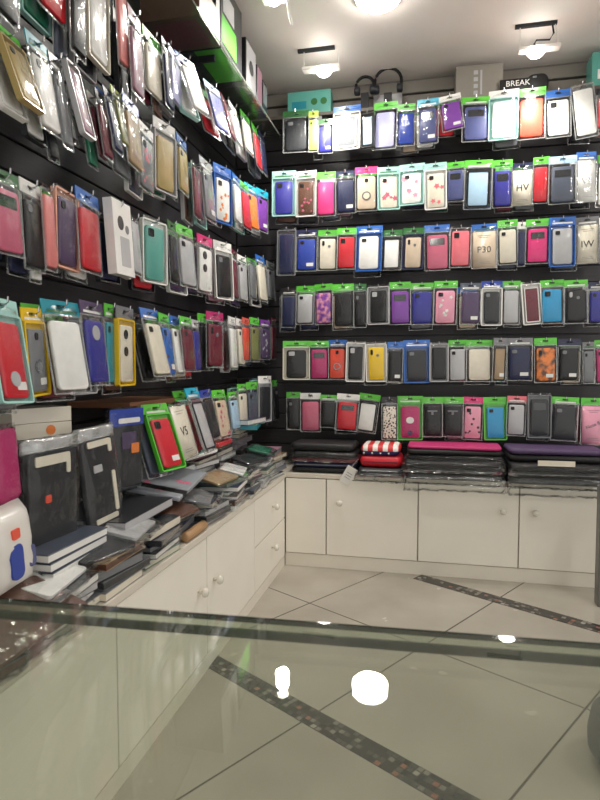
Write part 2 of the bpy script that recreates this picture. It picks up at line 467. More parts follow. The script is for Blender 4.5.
# rows of the left wall: xl xr (top edge) ytop ybottom lean header case style frame
LEFT = ["""
-14 20 -65 18 0 - black plain -
36 66 -70 18 2 red red plain -
68 84 -60 58 2 dark black thin -
85 107 -55 66 2 white white plain cream
113 124 -40 70 6 - salmon thin -
127 140 12 98 4 mauve mauve plain -
142 160 34 98 4 green cream plain -
161 170 42 110 5 dark navy thin -
168 180 52 106 4 lavender lavender thin -
174 194 57 114 18 blue white plain -
203 219 85 133 13 pale-blue periwinkle label -
220 227 98 140 9 maroon maroon thin -
228 236 105 146 8 white white thin -
240 249 114 154 6 green cream thin -
251 257 126 170 6 green red thin -
258 264 134 174 4 navy navy thin -""", """
-8 19 30 108 27 green gold plain gold
24 47 38 134 16 teal white plain -
48 58 55 150 16 dark grey plain -
62 76 60 138 20 - mauve plain silver
94 104 92 160 10 dark maroon thin -
102 112 90 154 12 navy navy thin -
110 121 90 148 11 lime olive plain -
122 138 100 170 6 royal-blue tan plain -
138 153 126 192 1 white grey print:coral -
153 175 122 194 2 white gold plain silver
176 186 138 194 4 blue gold thin -
191 200 163 220 3 - maroon thin -
199 211 160 222 5 silver grey plain -
213 231 166 224 1 blue white print:orange blue
232 240 176 224 2 blue white thin -
239 248 183 230 4 green red plain -
244 256 185 230 3 cyan orange print:gold -
256 268 190 232 1 cyan purple label -""", """
-14 18 170 256 8 dark-green rose win -
19 40 182 272 5 white black plain -
42 50 185 272 5 - salmon thin -
53 77 188 270 2 - violet plain peach
75 98 192 274 5 blue red plain -
107 126 202 276 6 white white box -
128 137 215 276 5 - silver thin -
141 166 218 284 2 - sea-green cam white
167 175 222 284 3 dark-green black thin -
175 192 226 288 6 green silver plain -
197 212 236 294 1 hot-pink white two -
213 231 242 300 2 white black plain white
231 236 250 300 2 maroon maroon thin -
237 246 256 302 3 white silver plain -
248 255 260 300 2 - grey thin -
255 264 256 302 5 blue cream plain -
266 274 262 300 1 grey grey thin -""", """
-18 16 298 404 18 mint red hole mint
20 42 308 396 8 yellow grey ring yellow
40 78 301 394 17 teal white plain -
79 102 302 386 9 violet indigo hole -
104 113 304 386 2 green teal thin -
116 133 307 386 2 grey cream two yellow
139 157 309 377 16 blue cream plain -
158 168 314 377 8 green blue print:brown -
168 178 316 375 8 blue white plain -
179 191 317 372 5 green maroon plain -
191 198 320 372 2 silver indigo thin -
206 223 312 368 1 magenta maroon pill -
228 235 317 370 2 white white thin -
236 243 319 366 2 white cream thin -
242 249 318 362 1 orange-red orange-red thin -
250 259 318 362 1 green olive plain -
260 270 320 360 0 purple violet print:silver -
271 276 318 360 1 maroon maroon thin -
276 285 319 359 0 green white plain -""", """
141 166 404 470 20 green red cam green
167 184 402 458 16 - cream txt:V5 -
184 197 388 452 20 cyan silver frame -
197 210 390 440 12 royal-blue charcoal plain -
211 224 390 438 8 green beige print:rose -
227 236 392 430 5 green pale-blue plain -
237 246 384 428 3 green cream plain -
246 257 382 428 2 green slate plain -
258 271 376 422 1 white charcoal plain silver
272 282 380 420 1 green dark thin -"""]
ROWB = ['top', 'second', 'third', 'fourth', 'fifth', 'bottom']
ROWL = ['top', 'second', 'third', 'fourth', 'bottom']
hooks_back, hooks_left = [], []
BEHIND_COLS = ['black', 'charcoal', 'navy', 'grey', 'silver', 'maroon', 'white', 'brown', 'slate', 'violet', 'red', 'dark', 'beige', 'bottle-green', 'mauve']
HDR_COLS = ['green', 'green', '-', 'dark', 'blue', '-', 'grey', 'dark-green', 'white']
def parse(s):
    out = []
    for l in s.strip().splitlines():
        t = l.split(); k = 0
        while True:
            try: float(t[k]); k += 1
            except ValueError: break
        out.append(([float(v) for v in t[:k]], t[k], t[k + 1], t[k + 2].replace('_', ' '), t[k + 3]))
    return out
def fix_style(style): return 'plain' if style == 'txt' else style

count = 0
jobs = []
# back wall
for ri, rows in enumerate(BACK):
    for i, (q, hdr, case, style, frame) in enumerate(parse(rows)):
        x0, x1, y0, y1 = q
        rng = random.Random(ri * 100 + i)
        yp = YP + rng.uniform(-.012, .012)
        c = hit((x0 + x1) / 2, y0, 1, yp); a = hit(x0, (y0 + y1) / 2, 1, yp); b = hit(x1, (y0 + y1) / 2, 1, yp); d = hit((x0 + x1) / 2, y1, 1, yp)
        W, H = (b - a).length * 1.07, c.z - d.z
        look, hd = look_of(case, style if style != 'txt' else 'plain', hdr)
        place = '%s hook from corner, %s row, back wall' % (ORD[i + 1], ROWB[ri])
        p = make_pack('%s%s, %s' % (look, hd, place), W, H, hdr, frame, case, fix_style(style), rng, 'phone cases hanging on the back wall')
        roll = rng.uniform(-.03, .03) + {(0, 8): -.12, (0, 13): -.1, (5, 3): .1, (5, 4): .14, (3, 12): -.06}.get((ri, i), 0)
        M = Matrix.Rotation(rng.uniform(-.12, .12), 3, 'Z') @ Matrix.Rotation(-rng.uniform(.0, .07), 3, 'X') @ Matrix.Rotation(roll, 3, 'Y')
        if ri == 5 and i == 1:
            bm = text_bm('9A', H * .11); shift(bm, 0, -.0022, .012 - H * .075); link('header_lettering', bm, card_mat('charcoal'), p)
        p.location = (c.x, yp, c.z - .012); p.rotation_euler = M.to_euler()
        hooks_back.append((c.x, yp, c.z - .012))
        jobs.append((0, rng.random(), p, M, W, H, rng, 'the %s one, %s' % (case, place), ri, i))
        count += 1
# left wall
def pose_left(q, wt, xp):
    xl, xr, yt, yb, lean = q
    xc = (xl + xr) / 2; P = hit(xc, yt, 0, xp)
    def pxw(phi, w):
        v = Vector((math.sin(phi), math.cos(phi), 0)) * (w / 2)
        return proj(P + v)[0] - proj(P - v)[0]
    want = xr - xl; lo, hi = rad(-6), rad(68)
    if pxw(lo, wt) > want: phi = lo
    elif pxw(hi, wt) < want: phi = hi
    else:
        for _ in range(30):
            m = (lo + hi) / 2
            if pxw(m, wt) < want: lo = m
            else: hi = m
        phi = lo
    W = min(max(wt * want / pxw(phi, wt), .045), wt * 1.35)
    best = None
    for ir in range(0, 9):
        for sg in ((1,) if ir == 0 else (1, -1)):
            rl = sg * ir * .045
            for it in range(0, 10):
                tau = it * .045
                M = Matrix.Rotation(PI / 2 - phi, 3, 'Z') @ Matrix.Rotation(-tau, 3, 'X') @ Matrix.Rotation(rl, 3, 'Y')
                dn = M @ Vector((0, 0, -1)); H = .2
                for _ in range(6):
                    yy = proj(P + dn * H)[1]; H *= max(.3, min(3, (yb - yt) / max(1, yy - yt)))
                xx = proj(P + dn * H)[0]
                cost = abs(xx - (xc + lean)) + abs(rl) * 18 + tau * 3 + max(0, H - .26) * 300 + max(0, .12 - H) * 300
                if best is None or cost < best[0]: best = (cost, M, H)
    return P, best[1], W, best[2]
for ri, rows in enumerate(LEFT):
    rr = parse(rows); n = len(rr)
    for i, (q, hdr, case, style, frame) in enumerate(rr):
        rng = random.Random(900 + ri * 100 + i)
        P, M, W, H = pose_left(q, .108, XP + rng.uniform(-.008, .008))
        look, hd = look_of(case, style, hdr)
        place = '%s hook from corner, %s row, left wall' % (ORD[n - i], ROWL[ri])
        p = make_pack('%s%s, %s' % (look, hd, place), W, H, hdr, frame, case, style, rng, 'phone cases hanging on the left wall')
        off = M @ Vector((0, 0, -.012))
        p.location = P + off; p.rotation_euler = M.to_euler()
        hooks_left.append(tuple(P + off))
        jobs.append((1, rng.random(), p, M, W, H, rng, 'the %s one, %s' % (case, place), ri, i))
        count += 1
# packages further back on the same hooks
budget = 296 - count
jl = [j for j in jobs if j[0] == 1]; jb = sorted((j for j in jobs if j[0] == 0), key=lambda j: j[1])
for j in (jl + jb)[:budget]:
    side, _, p, M, W, H, rng, place, ri, i = j
    case = rng.choice(BEHIND_COLS); hdr = rng.choice(HDR_COLS)
    fr = rng.choice(['-', '-', '-', 'white', 'silver', '-', 'charcoal', 'mint']) if side else '-'
    k = make_pack('%s case behind %s' % (case, place), W * rng.uniform(.92, 1.06), H * rng.uniform(.98, 1.08), hdr, fr, case, 'plain', rng,
                  'phone cases further back on the hooks', plain=True)
    if side:
        k.location = p.location + Vector((-.034, -rng.uniform(.004, .016), -rng.uniform(.004, .016)))
        M2 = Matrix.Rotation(rng.uniform(-.05, .05), 3, 'Z') @ M
    else:
        k.location = p.location + Vector((rng.choice((-1, 1)) * rng.uniform(.008, .018), .034, -rng.uniform(.0, .014)))
        M2 = Matrix.Rotation(rng.uniform(-.06, .06), 3, 'Z') @ Matrix.Rotation(rng.uniform(-.04, .04), 3, 'Y')
    k.rotation_euler = M2.to_euler()

# ------------------------------------------------------------------ room shell
# floor: large diagonal tiles; the pattern is worked out in metres from the room corner
TH = rad(58.5)
def floor_mat():
    m, nt, out = new_mat('floor_tile'); p = N(nt, 'ShaderNodeBsdfPrincipled', Roughness=0.16)
    tc = N(nt, 'ShaderNodeTexCoord'); sp = N(nt, 'ShaderNodeSeparateXYZ'); nt.links.new(tc.outputs['Object'], sp.inputs[0])
    def dot(a, b): return math_n(nt, 'ADD', math_n(nt, 'MULTIPLY', sp.outputs[0], a), math_n(nt, 'MULTIPLY', sp.outputs[1], b))
    u = dot(math.sin(TH), -math.cos(TH)); v = dot(math.cos(TH), math.sin(TH))
    fu = math_n(nt, 'FRACT', math_n(nt, 'DIVIDE', math_n(nt, 'ADD', u, 10.0), 0.5))
    gu = math_n(nt, 'LESS_THAN', math_n(nt, 'ABSOLUTE', math_n(nt, 'SUBTRACT', fu, 0.5)), 0.4945)
    fv = math_n(nt, 'FRACT', math_n(nt, 'DIVIDE', math_n(nt, 'ADD', v, 10.65 - 1.605 + 0.5325), 1.065))
    gv = math_n(nt, 'GREATER_THAN', math_n(nt, 'ABSOLUTE', math_n(nt, 'SUBTRACT', fv, 0.5)), 0.0026)
    g = math_n(nt, 'MULTIPLY', gu, gv)
    nz = N(nt, 'ShaderNodeTexNoise', Scale=3.5, Detail=6.0); nt.links.new(tc.outputs['Object'], nz.inputs['Vector'])
    r = N(nt, 'ShaderNodeValToRGB'); r.color_ramp.elements[0].position = .3; r.color_ramp.elements[1].position = .75
    r.color_ramp.elements[0].color = lin('9a9488'); r.color_ramp.elements[1].color = lin('aea89c')
    nt.links.new(nz.outputs['Fac'], r.inputs[0])
    mx = N(nt, 'ShaderNodeMix'); mx.data_type = 'RGBA'; mx.inputs[6].default_value = lin('4a463e')
    nt.links.new(g, mx.inputs[0]); nt.links.new(r.outputs[0], mx.inputs[7]); nt.links.new(mx.outputs[2], p.inputs['Base Color'])
    n2 = N(nt, 'ShaderNodeTexNoise', Scale=9.0, Detail=3.0); nt.links.new(tc.outputs['Object'], n2.inputs['Vector'])
    rr = N(nt, 'ShaderNodeMapRange'); rr.inputs[3].default_value = .12; rr.inputs[4].default_value = .34
    nt.links.new(n2.outputs['Fac'], rr.inputs[0]); nt.links.new(rr.outputs[0], p.inputs['Roughness'])
    nt.links.new(p.outputs[0], out.inputs[0]); return m
def mosaic_mat():
    m, nt, out = new_mat('mosaic_strip'); p = N(nt, 'ShaderNodeBsdfPrincipled', Roughness=0.25)
    tc = N(nt, 'ShaderNodeTexCoord'); sp = N(nt, 'ShaderNodeSeparateXYZ'); nt.links.new(tc.outputs['Object'], sp.inputs[0])
    cs = 0.0165
    a = math_n(nt, 'DIVIDE', sp.outputs[0], cs); b = math_n(nt, 'DIVIDE', sp.outputs[1], cs)
    cb = N(nt, 'ShaderNodeCombineXYZ'); nt.links.new(math_n(nt, 'FLOOR', a), cb.inputs[0]); nt.links.new(math_n(nt, 'FLOOR', b), cb.inputs[1])
    wn = N(nt, 'ShaderNodeTexWhiteNoise'); nt.links.new(cb.outputs[0], wn.inputs['Vector'])
    r = N(nt, 'ShaderNodeValToRGB'); r.color_ramp.interpolation = 'CONSTANT'; e = r.color_ramp.elements
    e[0].color = lin('2b2a28'); e[1].position = .45; e[1].color = lin('3a3834')
    for pos, c in ((.66, '4b4842'), (.82, '77736a'), (.93, '9a958a'), (.97, '8a5c4a')):
        k = e.new(pos); k.color = lin(c)
    nt.links.new(wn.outputs['Value'], r.inputs[0])
    ga = math_n(nt, 'LESS_THAN', math_n(nt, 'ABSOLUTE', math_n(nt, 'SUBTRACT', math_n(nt, 'FRACT', a), .5)), .42)
    gb = math_n(nt, 'LESS_THAN', math_n(nt, 'ABSOLUTE', math_n(nt, 'SUBTRACT', math_n(nt, 'FRACT', b), .5)), .42)
    mx = N(nt, 'ShaderNodeMix'); mx.data_type = 'RGBA'; mx.inputs[6].default_value = lin('2e2c29')
    nt.links.new(math_n(nt, 'MULTIPLY', ga, gb), mx.inputs[0]); nt.links.new(r.outputs[0], mx.inputs[7]); nt.links.new(mx.outputs[2], p.inputs['Base Color'])
    nt.links.new(p.outputs[0], out.inputs[0]); return m
def slat_mat():
    m, nt, out = new_mat('black_slat_board'); p = N(nt, 'ShaderNodeBsdfPrincipled', Roughness=0.4)
    tc = N(nt, 'ShaderNodeTexCoord'); mp = N(nt, 'ShaderNodeMapping'); mp.inputs['Scale'].default_value = (3, 3, 60)
    nt.links.new(tc.outputs['Object'], mp.inputs[0])
    nz = N(nt, 'ShaderNodeTexNoise', Scale=4.0, Detail=5.0); nt.links.new(mp.outputs[0], nz.inputs['Vector'])
    r = N(nt, 'ShaderNodeValToRGB'); r.color_ramp.elements[0].color = lin('18171a'); r.color_ramp.elements[1].color = lin('3a383a')
    nt.links.new(nz.outputs['Fac'], r.inputs[0]); nt.links.new(r.outputs[0], p.inputs['Base Color']); nt.links.new(p.outputs[0], out.inputs[0]); return m
SLAT = slat_mat()
struct(link('floor', boxm(-1.1, 2.2, -1.4, 3.03, -.05, 0), floor_mat()))
MOS = mosaic_mat()
for k, (v0, u0, u1) in enumerate(((2.137, -1.36, -.3), (1.072, -1.56, 1.2))):
    # strips run across the room between the tiles, along the 148.5 degree joints
    o = link('trim_%d' % (k + 1), boxm(u0, u1, -.033, .033, .0, .0012), MOS)
    o.rotation_euler = (0, 0, TH - PI / 2); o.location = (v0 * math.cos(TH), v0 * math.sin(TH), 0); struct(o)
WALL = mat('6a665f', .6, 0, 0, .08, 6, 0, 'upper_wall')
bw = bmesh.new(); box(bw, -1.1, 2.2, YW, YW + .1, 0, ZCEIL); struct(link('wall_back', bw, WALL))
struct(link('wall_left', boxm(-1.1, XW, -1.4, YW, 0, ZCEIL), WALL))
struct(link('ceiling', boxm(-1.1, 2.2, -1.4, 3.03, ZCEIL, ZCEIL + .08), mat('f3ebe4', .7, 0, 0, .04, 5, 0, 'ceiling_paint')))
# dark grooved display panels with their hooks
def slat_panel(name, label, length, z0, z1, along):
    t = thing(name, label, 'display panel')
    bm = bmesh.new(); z = z0
    while z < z1 - .01:
        zz = min(z + .072, z1)
        if along == 'x': box(bm, length[0], length[1], YW - .016, YW - .0025, z, zz, bevel=.002, seg=1); 
        else: box(bm, XW + .0025, XW + .016, length[0], length[1], z, zz, bevel=.002, seg=1)
        z += .078
    if along == 'x': box(bm, length[0], length[1], YW - .003, YW - .001, z0, z1)
    else: box(bm, XW + .001, XW + .003, length[0], length[1], z0, z1)
    link('board', bm, SLAT, t); return t
pb = slat_panel('slatwall_panel', 'dark grooved slat panel covering the back wall behind the hanging phone cases', (XW + .02, 1.6), HC + .01, 2.12, 'x')
pl = slat_panel('slatwall_panel', 'dark grooved slat panel covering the left wall behind the hanging phone cases', (.35, YW - .02), HC + .01, 2.1, 'y')
for (x, y, z) in hooks_back:
    bm = bmesh.new(); tube(bm, [(x, YW - .01, z), (x, y - .012, z), (x, y - .016, z + .004), (x, y - .017, z + .014)], .0019); link('hook', bm, CHROME, pb)
for (x, y, z) in hooks_left:
    bm = bmesh.new(); tube(bm, [(XW + .01, y, z), (x + .012, y, z), (x + .016, y, z + .004), (x + .017, y, z + .014)], .0019); link('hook', bm, CHROME, pl)
# upper wall boards above the back display
for k, z in enumerate((2.14, 2.205)):
    struct(link('trim_%d' % (k + 3), boxm(XW, 2.1, YW - .03, YW, z, z + .055, bevel=.003), mat('7d7870', .5, 0, 0, .06, 6, 0, 'board')))

# ------------------------------------------------------------------ base cabinets
def knob(parent, p, axis):
    bm = bmesh.new(); prof = [(.004, 0), (.004, .008), (.007, .012), (.0125, .016), (.014, .022), (.011, .028), (.005, .0305)]
    prof = [(r, -h) for r, h in prof] if axis == 'y' else prof
    lathe(bm, prof, 16, axis, p); return link('knob', bm, mat('d8d4c8', .25, 0, .4, .04, 20, 0, 'knob'), parent, True)
G = .0025
def back_unit(label, x0, x1, fronts):
    t = thing('base_cabinet', label, 'cabinet', (x0, YC, 0))
    dx = -x0; dy = -YC
    link('body', boxm(0, x1 - x0, .02, YW - YC - .02, .0, HC - .02), PAINT2, t)
    link('plinth', boxm(0, x1 - x0, .004, .02, 0, .058), PAINT2, t)
    for (a, b, kx, door) in fronts:
        d = link('door' if door else 'filler_panel', boxm(a - x0 + G, b - x0 - G, 0, .018, .061, HC - .024, bevel=.0015), PAINT, t)
        if kx is not None: knob(d, (kx - x0, 0, .302), 'y')
    return t
back_unit('white base cabinet in the corner with narrow filler panel and one wide door', XC + .0005, -.044, [(XC + .0005, -.448, None, False), (-.448, -.044, -.385, True)])
back_unit('white two-door base cabinet along the back wall under the black laptop sleeves', -.044, .70, [(-.044, .37, .305, True), (.37, .70, .432, True)])
def left_unit(label, y0, y1, fronts):
    t = thing('base_cabinet', label, 'cabinet', (XC, y0, 0))
    link('body', boxm(XW - XC + .02, -.02, 0, y1 - y0, 0, HC - .02), PAINT2, t)
    link('plinth', boxm(-.02, -.001, 0, y1 - y0, 0, .045), PAINT2, t)
    for (a, b, z0, z1, ky, kz, nm) in fronts:
        d = link(nm, boxm(-.018, 0, a - y0 + G, b - y0 - G, z0, z1, bevel=.0015), PAINT, t)
        if ky is not None: knob(d, (0, ky - y0, kz), 'x')
    return t
zt = HC - .024
left_unit('white base cabinet with one door nearest the camera under the glass counter', .30, 1.092, [(.30, .69, .048, zt, .66, .26, 'door'), (.69, 1.092, .048, zt, None, 0, 'door')])
left_unit('white two-door base cabinet on the left side beside the drawers', 1.092, 2.085, [(1.092, 1.602, .048, zt, 1.535, .262, 'door'), (1.602, 2.085, .048, zt, 1.655, .256, 'door')])
left_unit('white drawer cabinet with two drawers at the inner corner', 2.085, YC - .003, [(2.085, YC - .003, .048, .218, 2.325, .152, 'drawer'), (2.085, YC - .003, .222, zt, 2.335, .322, 'drawer')])
WT = mat('d4cdbf', .4, 0, .1, .06, 10, 0, 'worktop')
tag(link('worktop', boxm(XW + .02, XC + .006, .30, YC, HC - .0195, HC, bevel=.002), WT), 'off-white worktop on the left cabinets covered in flat boxes', 'worktop')
tag(link('worktop', boxm(XW + .02, .70, YC + .001, YW - .02, HC - .0195, HC, bevel=.002), WT), 'off-white worktop on the back cabinets under the laptop sleeves', 'worktop')

# ------------------------------------------------------------------ flat boxes piled on the left worktop
def flat_box(label, L, D, h, cover, edge, wrap, rng, group):
    t = thing('tablet_case_box', label, 'box', group=group)
    link('tray', boxm(-D / 2 + .002, D / 2 - .001, -L / 2 + .002, L / 2 - .002, .0012, h - .0022), card_mat(edge), t)
    link('cover', boxm(-D / 2, D / 2, -L / 2, L / 2, h - .0022, h, bevel=.0006, seg=1), card_mat(cover), t)
    link('base', boxm(-D / 2, D / 2, -L / 2, L / 2, 0, .0012), card_mat(cover), t)
    if wrap:
        bm = bmesh.new(); box(bm, -D / 2 - .004, D / 2 + .006, -L / 2 - .006, L / 2 + .006, .0004, h + .0008)
        bmesh.ops.subdivide_edges(bm, edges=bm.edges, cuts=3, use_grid_fill=True)
        for v in bm.verts:
            if .001 < v.co.z < h: v.co += Vector((rng.uniform(-.003, .001), rng.uniform(-.003, .001), 0))
        link('clear_wrap', bm, CRINKLE, t)
    return t
COVERS = ['slate', 'charcoal', 'grey', 'brown', 'tan', 'silver', 'black', 'navy', 'white', 'dark', 'mauve', 'grey', 'charcoal', 'bottle-green']
EDGES = ['white', 'cream', 'white', 'grey', 'silver', 'brown', 'charcoal', 'cream']
TOPS = {}
def pile(row, idx, yc, xc, L, D, n, hs, covers=None, edges=None, z0=HC):
    z = z0
    made = []
    for k in range(n):
        rng = random.Random(row * 1000 + idx * 37 + k)
        h = rng.uniform(*hs); l = L * rng.uniform(.86, 1.0); d = D * rng.uniform(.84, 1.0)
        cv = covers[k % len(covers)] if covers else rng.choice(COVERS); ed = edges[k % len(edges)] if edges else rng.choice(EDGES)
        lab = '%s box with %s edges, %s from top, %s %s pile from corner' % (cv, ed, ORD[n - k], ORD[idx], 'front' if row == 1 else 'rear')
        b = flat_box(lab, l, d, h, cv, ed, rng.random() < .6, rng, 'flat boxes piled on the left worktop')
        b.location = (xc + rng.uniform(-.012, .012), yc + rng.uniform(-.015, .015), z + .0006); b.rotation_euler = (0, 0, rng.uniform(-.16, .16))
        z += h + .0016; made.append(b)
    TOPS[(row, idx)] = z
    return made
# front piles (counted from the corner), then the rear ones against the wall
front = [(2.44, 7, .012, .022), (2.27, 6, .012, .02), (2.09, 6, .01, .02), (1.90, 6, .012, .02), (1.71, 4, .012, .02), (1.52, 4, .012, .02), (1.33, 5, .013, .022), (1.14, 4, .014, .022), (.95, 4, .012, .02), (.74, 3, .012, .02), (.54, 3, .012, .02)]
for i, (y, n, a, b) in enumerate(front): pile(1, i + 1, y, XC - (.1 if i == 5 else .062), .175, .135, n, (a, b))
rear = [(2.40, 11, .014, .022), (2.18, 10, .014, .022), (1.96, 10, .012, .022), (1.74, 7, .014, .022), (1.52, 6, .014, .022), (1.29, 5, .016, .022), (1.06, 4, .014, .022), (.82, 3, .014, .02)]
for i, (y, n, a, b) in enumerate(rear): pile(2, i + 1, y, XC - .225, .2, .17, n, (a, b))
def put(o, x, y, z, rz=0, rx=0, ry=0):
    o.location = (x, y, z); o.rotation_euler = (rx, ry, rz); return o
# particular boxes lying on top
rg = random.Random(5)
z6 = max(TOPS[(2, 6)], TOPS[(1, 7)])
b = flat_box('large charcoal flat box under the black and white tablet cases', .27, .22, .022, 'charcoal', 'silver', False, rg, None); put(b, XC - .15, 1.33, z6 + .001, .03)
z7 = max(TOPS[(2, 7)], TOPS[(1, 8)], TOPS[(1, 9)]); 
for k in range(3):
    b = flat_box(['lowest', 'middle', 'topmost'][k] + ' slate box of the trio before the bagged tablet cases', .2, .19, .016, 'slate', 'white', False, rg, None)
    put(b, XC - .135, 1.03, z7 + .001 + k * .0175, .05 - .03 * k)
z5 = max(TOPS[(2, 4)], TOPS[(2, 5)])
t = thing('tablet_case', 'silver tablet case with red floral print lying on the rear piles', 'tablet case', (XC - .13, 1.60, max(z5 - .02, hit(168, 487, 0, XC - .13).z - .012)), (.1, .16, .1))
link('cover', boxm(-.09, .09, -.13, .13, 0, .014, bevel=.004), mat('a9aeb6', .25, .3, .3, .06, 20, 0, 'satin'), t)
bm = bmesh.new(); q = random.Random(3)
for _ in range(7):
    x, y = q.uniform(-.07, .07), q.uniform(-.11, .11)
    bm.faces.new([bm.verts.new((x + .016 * (1 if i % 2 else .5) * math.cos(i * PI / 5), y + .016 * (1 if i % 2 else .5) * math.sin(i * PI / 5), .0145)) for i in range(10)])
link('flower_print', bm, case_mat('rose'), t)
link('elastic_strap', boxm(-.092, .092, -.1, -.07, -.001, .0152, bevel=.001), case_mat('black'), t)
# thin bagged cases sliding off the front piles
BAGS = [(2.33, 'bottle-green', 8), (2.18, 'charcoal', -14), (1.99, 'white', 12), (1.83, 'tan', -8), (1.66, 'grey', 16), (1.47, 'brown', -12), (1.24, 'silver', 10), (1.10, 'charcoal', -16), (.94, 'white', 9)]
for i, (y, c, a) in enumerate(BAGS):
    k = min(range(len(front)), key=lambda j: abs(front[j][0] - y)) + 1
    k2 = min(range(len(front)), key=lambda j: abs(front[j][0] - y - .1)) + 1
    zz = max(TOPS[(1, k)], TOPS[(1, k2)])
    rng = random.Random(400 + i)
    t = thing('bagged_case', '%s slim case in clear bag sliding off front piles, %s from corner' % (c, ORD[i + 1]), 'bag', (XC - .045, y, zz + .013), None, 'bagged slim cases on the front piles')
    t.rotation_euler = (Matrix.Rotation(rad(a), 3, 'Z') @ Matrix.Rotation(rad(13), 3, 'Y') @ Matrix.Rotation(PI / 2, 3, 'Z') @ Matrix.Rotation(-PI / 2, 3, 'X')).to_euler()
    link('slim_case', slabm(0, .004, .15, .085, .008, -.004, .004, bev=.0015), case_mat(c), t)
    bm = bmesh.new(); pillow(bm, .19, -.062, .058, .016, rng, 10, 7, .007); link('clear_bag', bm, CRINKLE, t, True)
# smaller loose things on the piles
z3 = max(TOPS[(1, 3)], TOPS[(2, 3)])
t = thing('rolled_parcel', 'brown rolled parcel at the worktop edge', 'parcel', (XC - .008, 1.53, HC + .0145), (0, 0, 0))
bm = bmesh.new(); tube(bm, [(0, -.07, 0), (0, -.066, 0), (0, .066, 0), (0, .07, 0)], [.009, .014, .014, .009], 12); link('roll', bm, mat('b08a62', .5, 0, 0, .1, 40, .2, 'paper'), t, True)
t = thing('bagged_case', 'clear bag of red and yellow cases on the rear piles near the corner', 'bag', (XC - .15, 2.06, z3 + .02), (PI / 2, 0, PI / 2))
bm = bmesh.new(); pillow(bm, .2, -.07, .07, .035, rg, 7, 6, .006); link('clear_bag', bm, CRINKLE, t, True)
link('folded_case', slabm(0, 0, .14, .1, .01, -.008, .008, bev=.003), case_mat('red'), t); link('folded_case', slabm(.02, -.01, .12, .09, .01, -.014, -.0085, bev=.002), case_mat('gold'), t)
t = thing('green_tag', 'bright green card lying at the front of the piles', 'card', (XC - .03, 2.02, TOPS[(1, 3)] + .003), (0, .25, .3))
link('card', boxm(-.03, .03, -.035, .035, 0, .002, bevel=.0008), card_mat('green'), t)
zc = TOPS[(2, 1)]
for k, (cv, ed, lb) in enumerate((('bottle-green', 'teal', 'teal folder-like case lying on the corner pile'), ('navy', 'white', 'navy flat box topping the corner pile'))):
    b = flat_box(lb, .2, .2, .02, cv, ed, k == 1, rg, None); put(b, XC - .17, 2.37, max(zc, TOPS[(1, 1)], TOPS[(1, 2)]) + .001 + k * .022, .2 - .3 * k)
t = thing('white_case', 'white slim case leaning over the rear piles under the bottom row', 'tablet case', (XC - .16, 1.86, max(TOPS[(2, 3)], TOPS[(2, 4)]) + .003), (0, .12, -.1))
link('shell', boxm(-.05, .05, -.11, .11, 0, .012, bevel=.004), case_mat('white'), t); link('price_sticker', boxm(-.03, .0, .05, .08, .0121, .0127), card_mat('orange'), t)

# wall shelf and things behind the tablet bags
SH = mat('7a5238', .5, 0, 0, .25, 14, .1, 'wood')
tag(link('wall_shelf', boxm(XW + .017, XP - .02, y_at(137, XP, .8), y_at(190, XP, .8), .79, .806, bevel=.002), SH), 'brown wooden shelf board above the bottom row of cases on left wall', 'shelf')
XK = XP - .09; zs = hit(34, 437, 0, XK).z
tag(link('wall_shelf', boxm(XW + .017, XK + .035, .9, y_at(60, XK, zs), zs - .012, zs, bevel=.002), mat('2a2422', .5, 0, 0, .2, 14, 0, 'dark_wood')), 'dark shelf board holding two white boxes on left wall', 'shelf')
for k in range(2):
    t = thing('carton', ['lower white carton with orange sticker on the dark shelf', 'upper white carton lying on another white carton'][k], 'box', (XK, y_at(33, XK, zs), zs + .0005 + k * .034), (0, 0, -.45 + .07 * k))
    link('body', boxm(-.04, .04, -.07, .07, 0, .033, bevel=.001), card_mat('cream'), t)
    if k == 0:
        bm = bmesh.new(); lathe(bm, [(.011, .0402), (.011, .0408)], 16, 'x', (0, .02, .017)); link('orange_sticker', bm, card_mat('orange'), t)
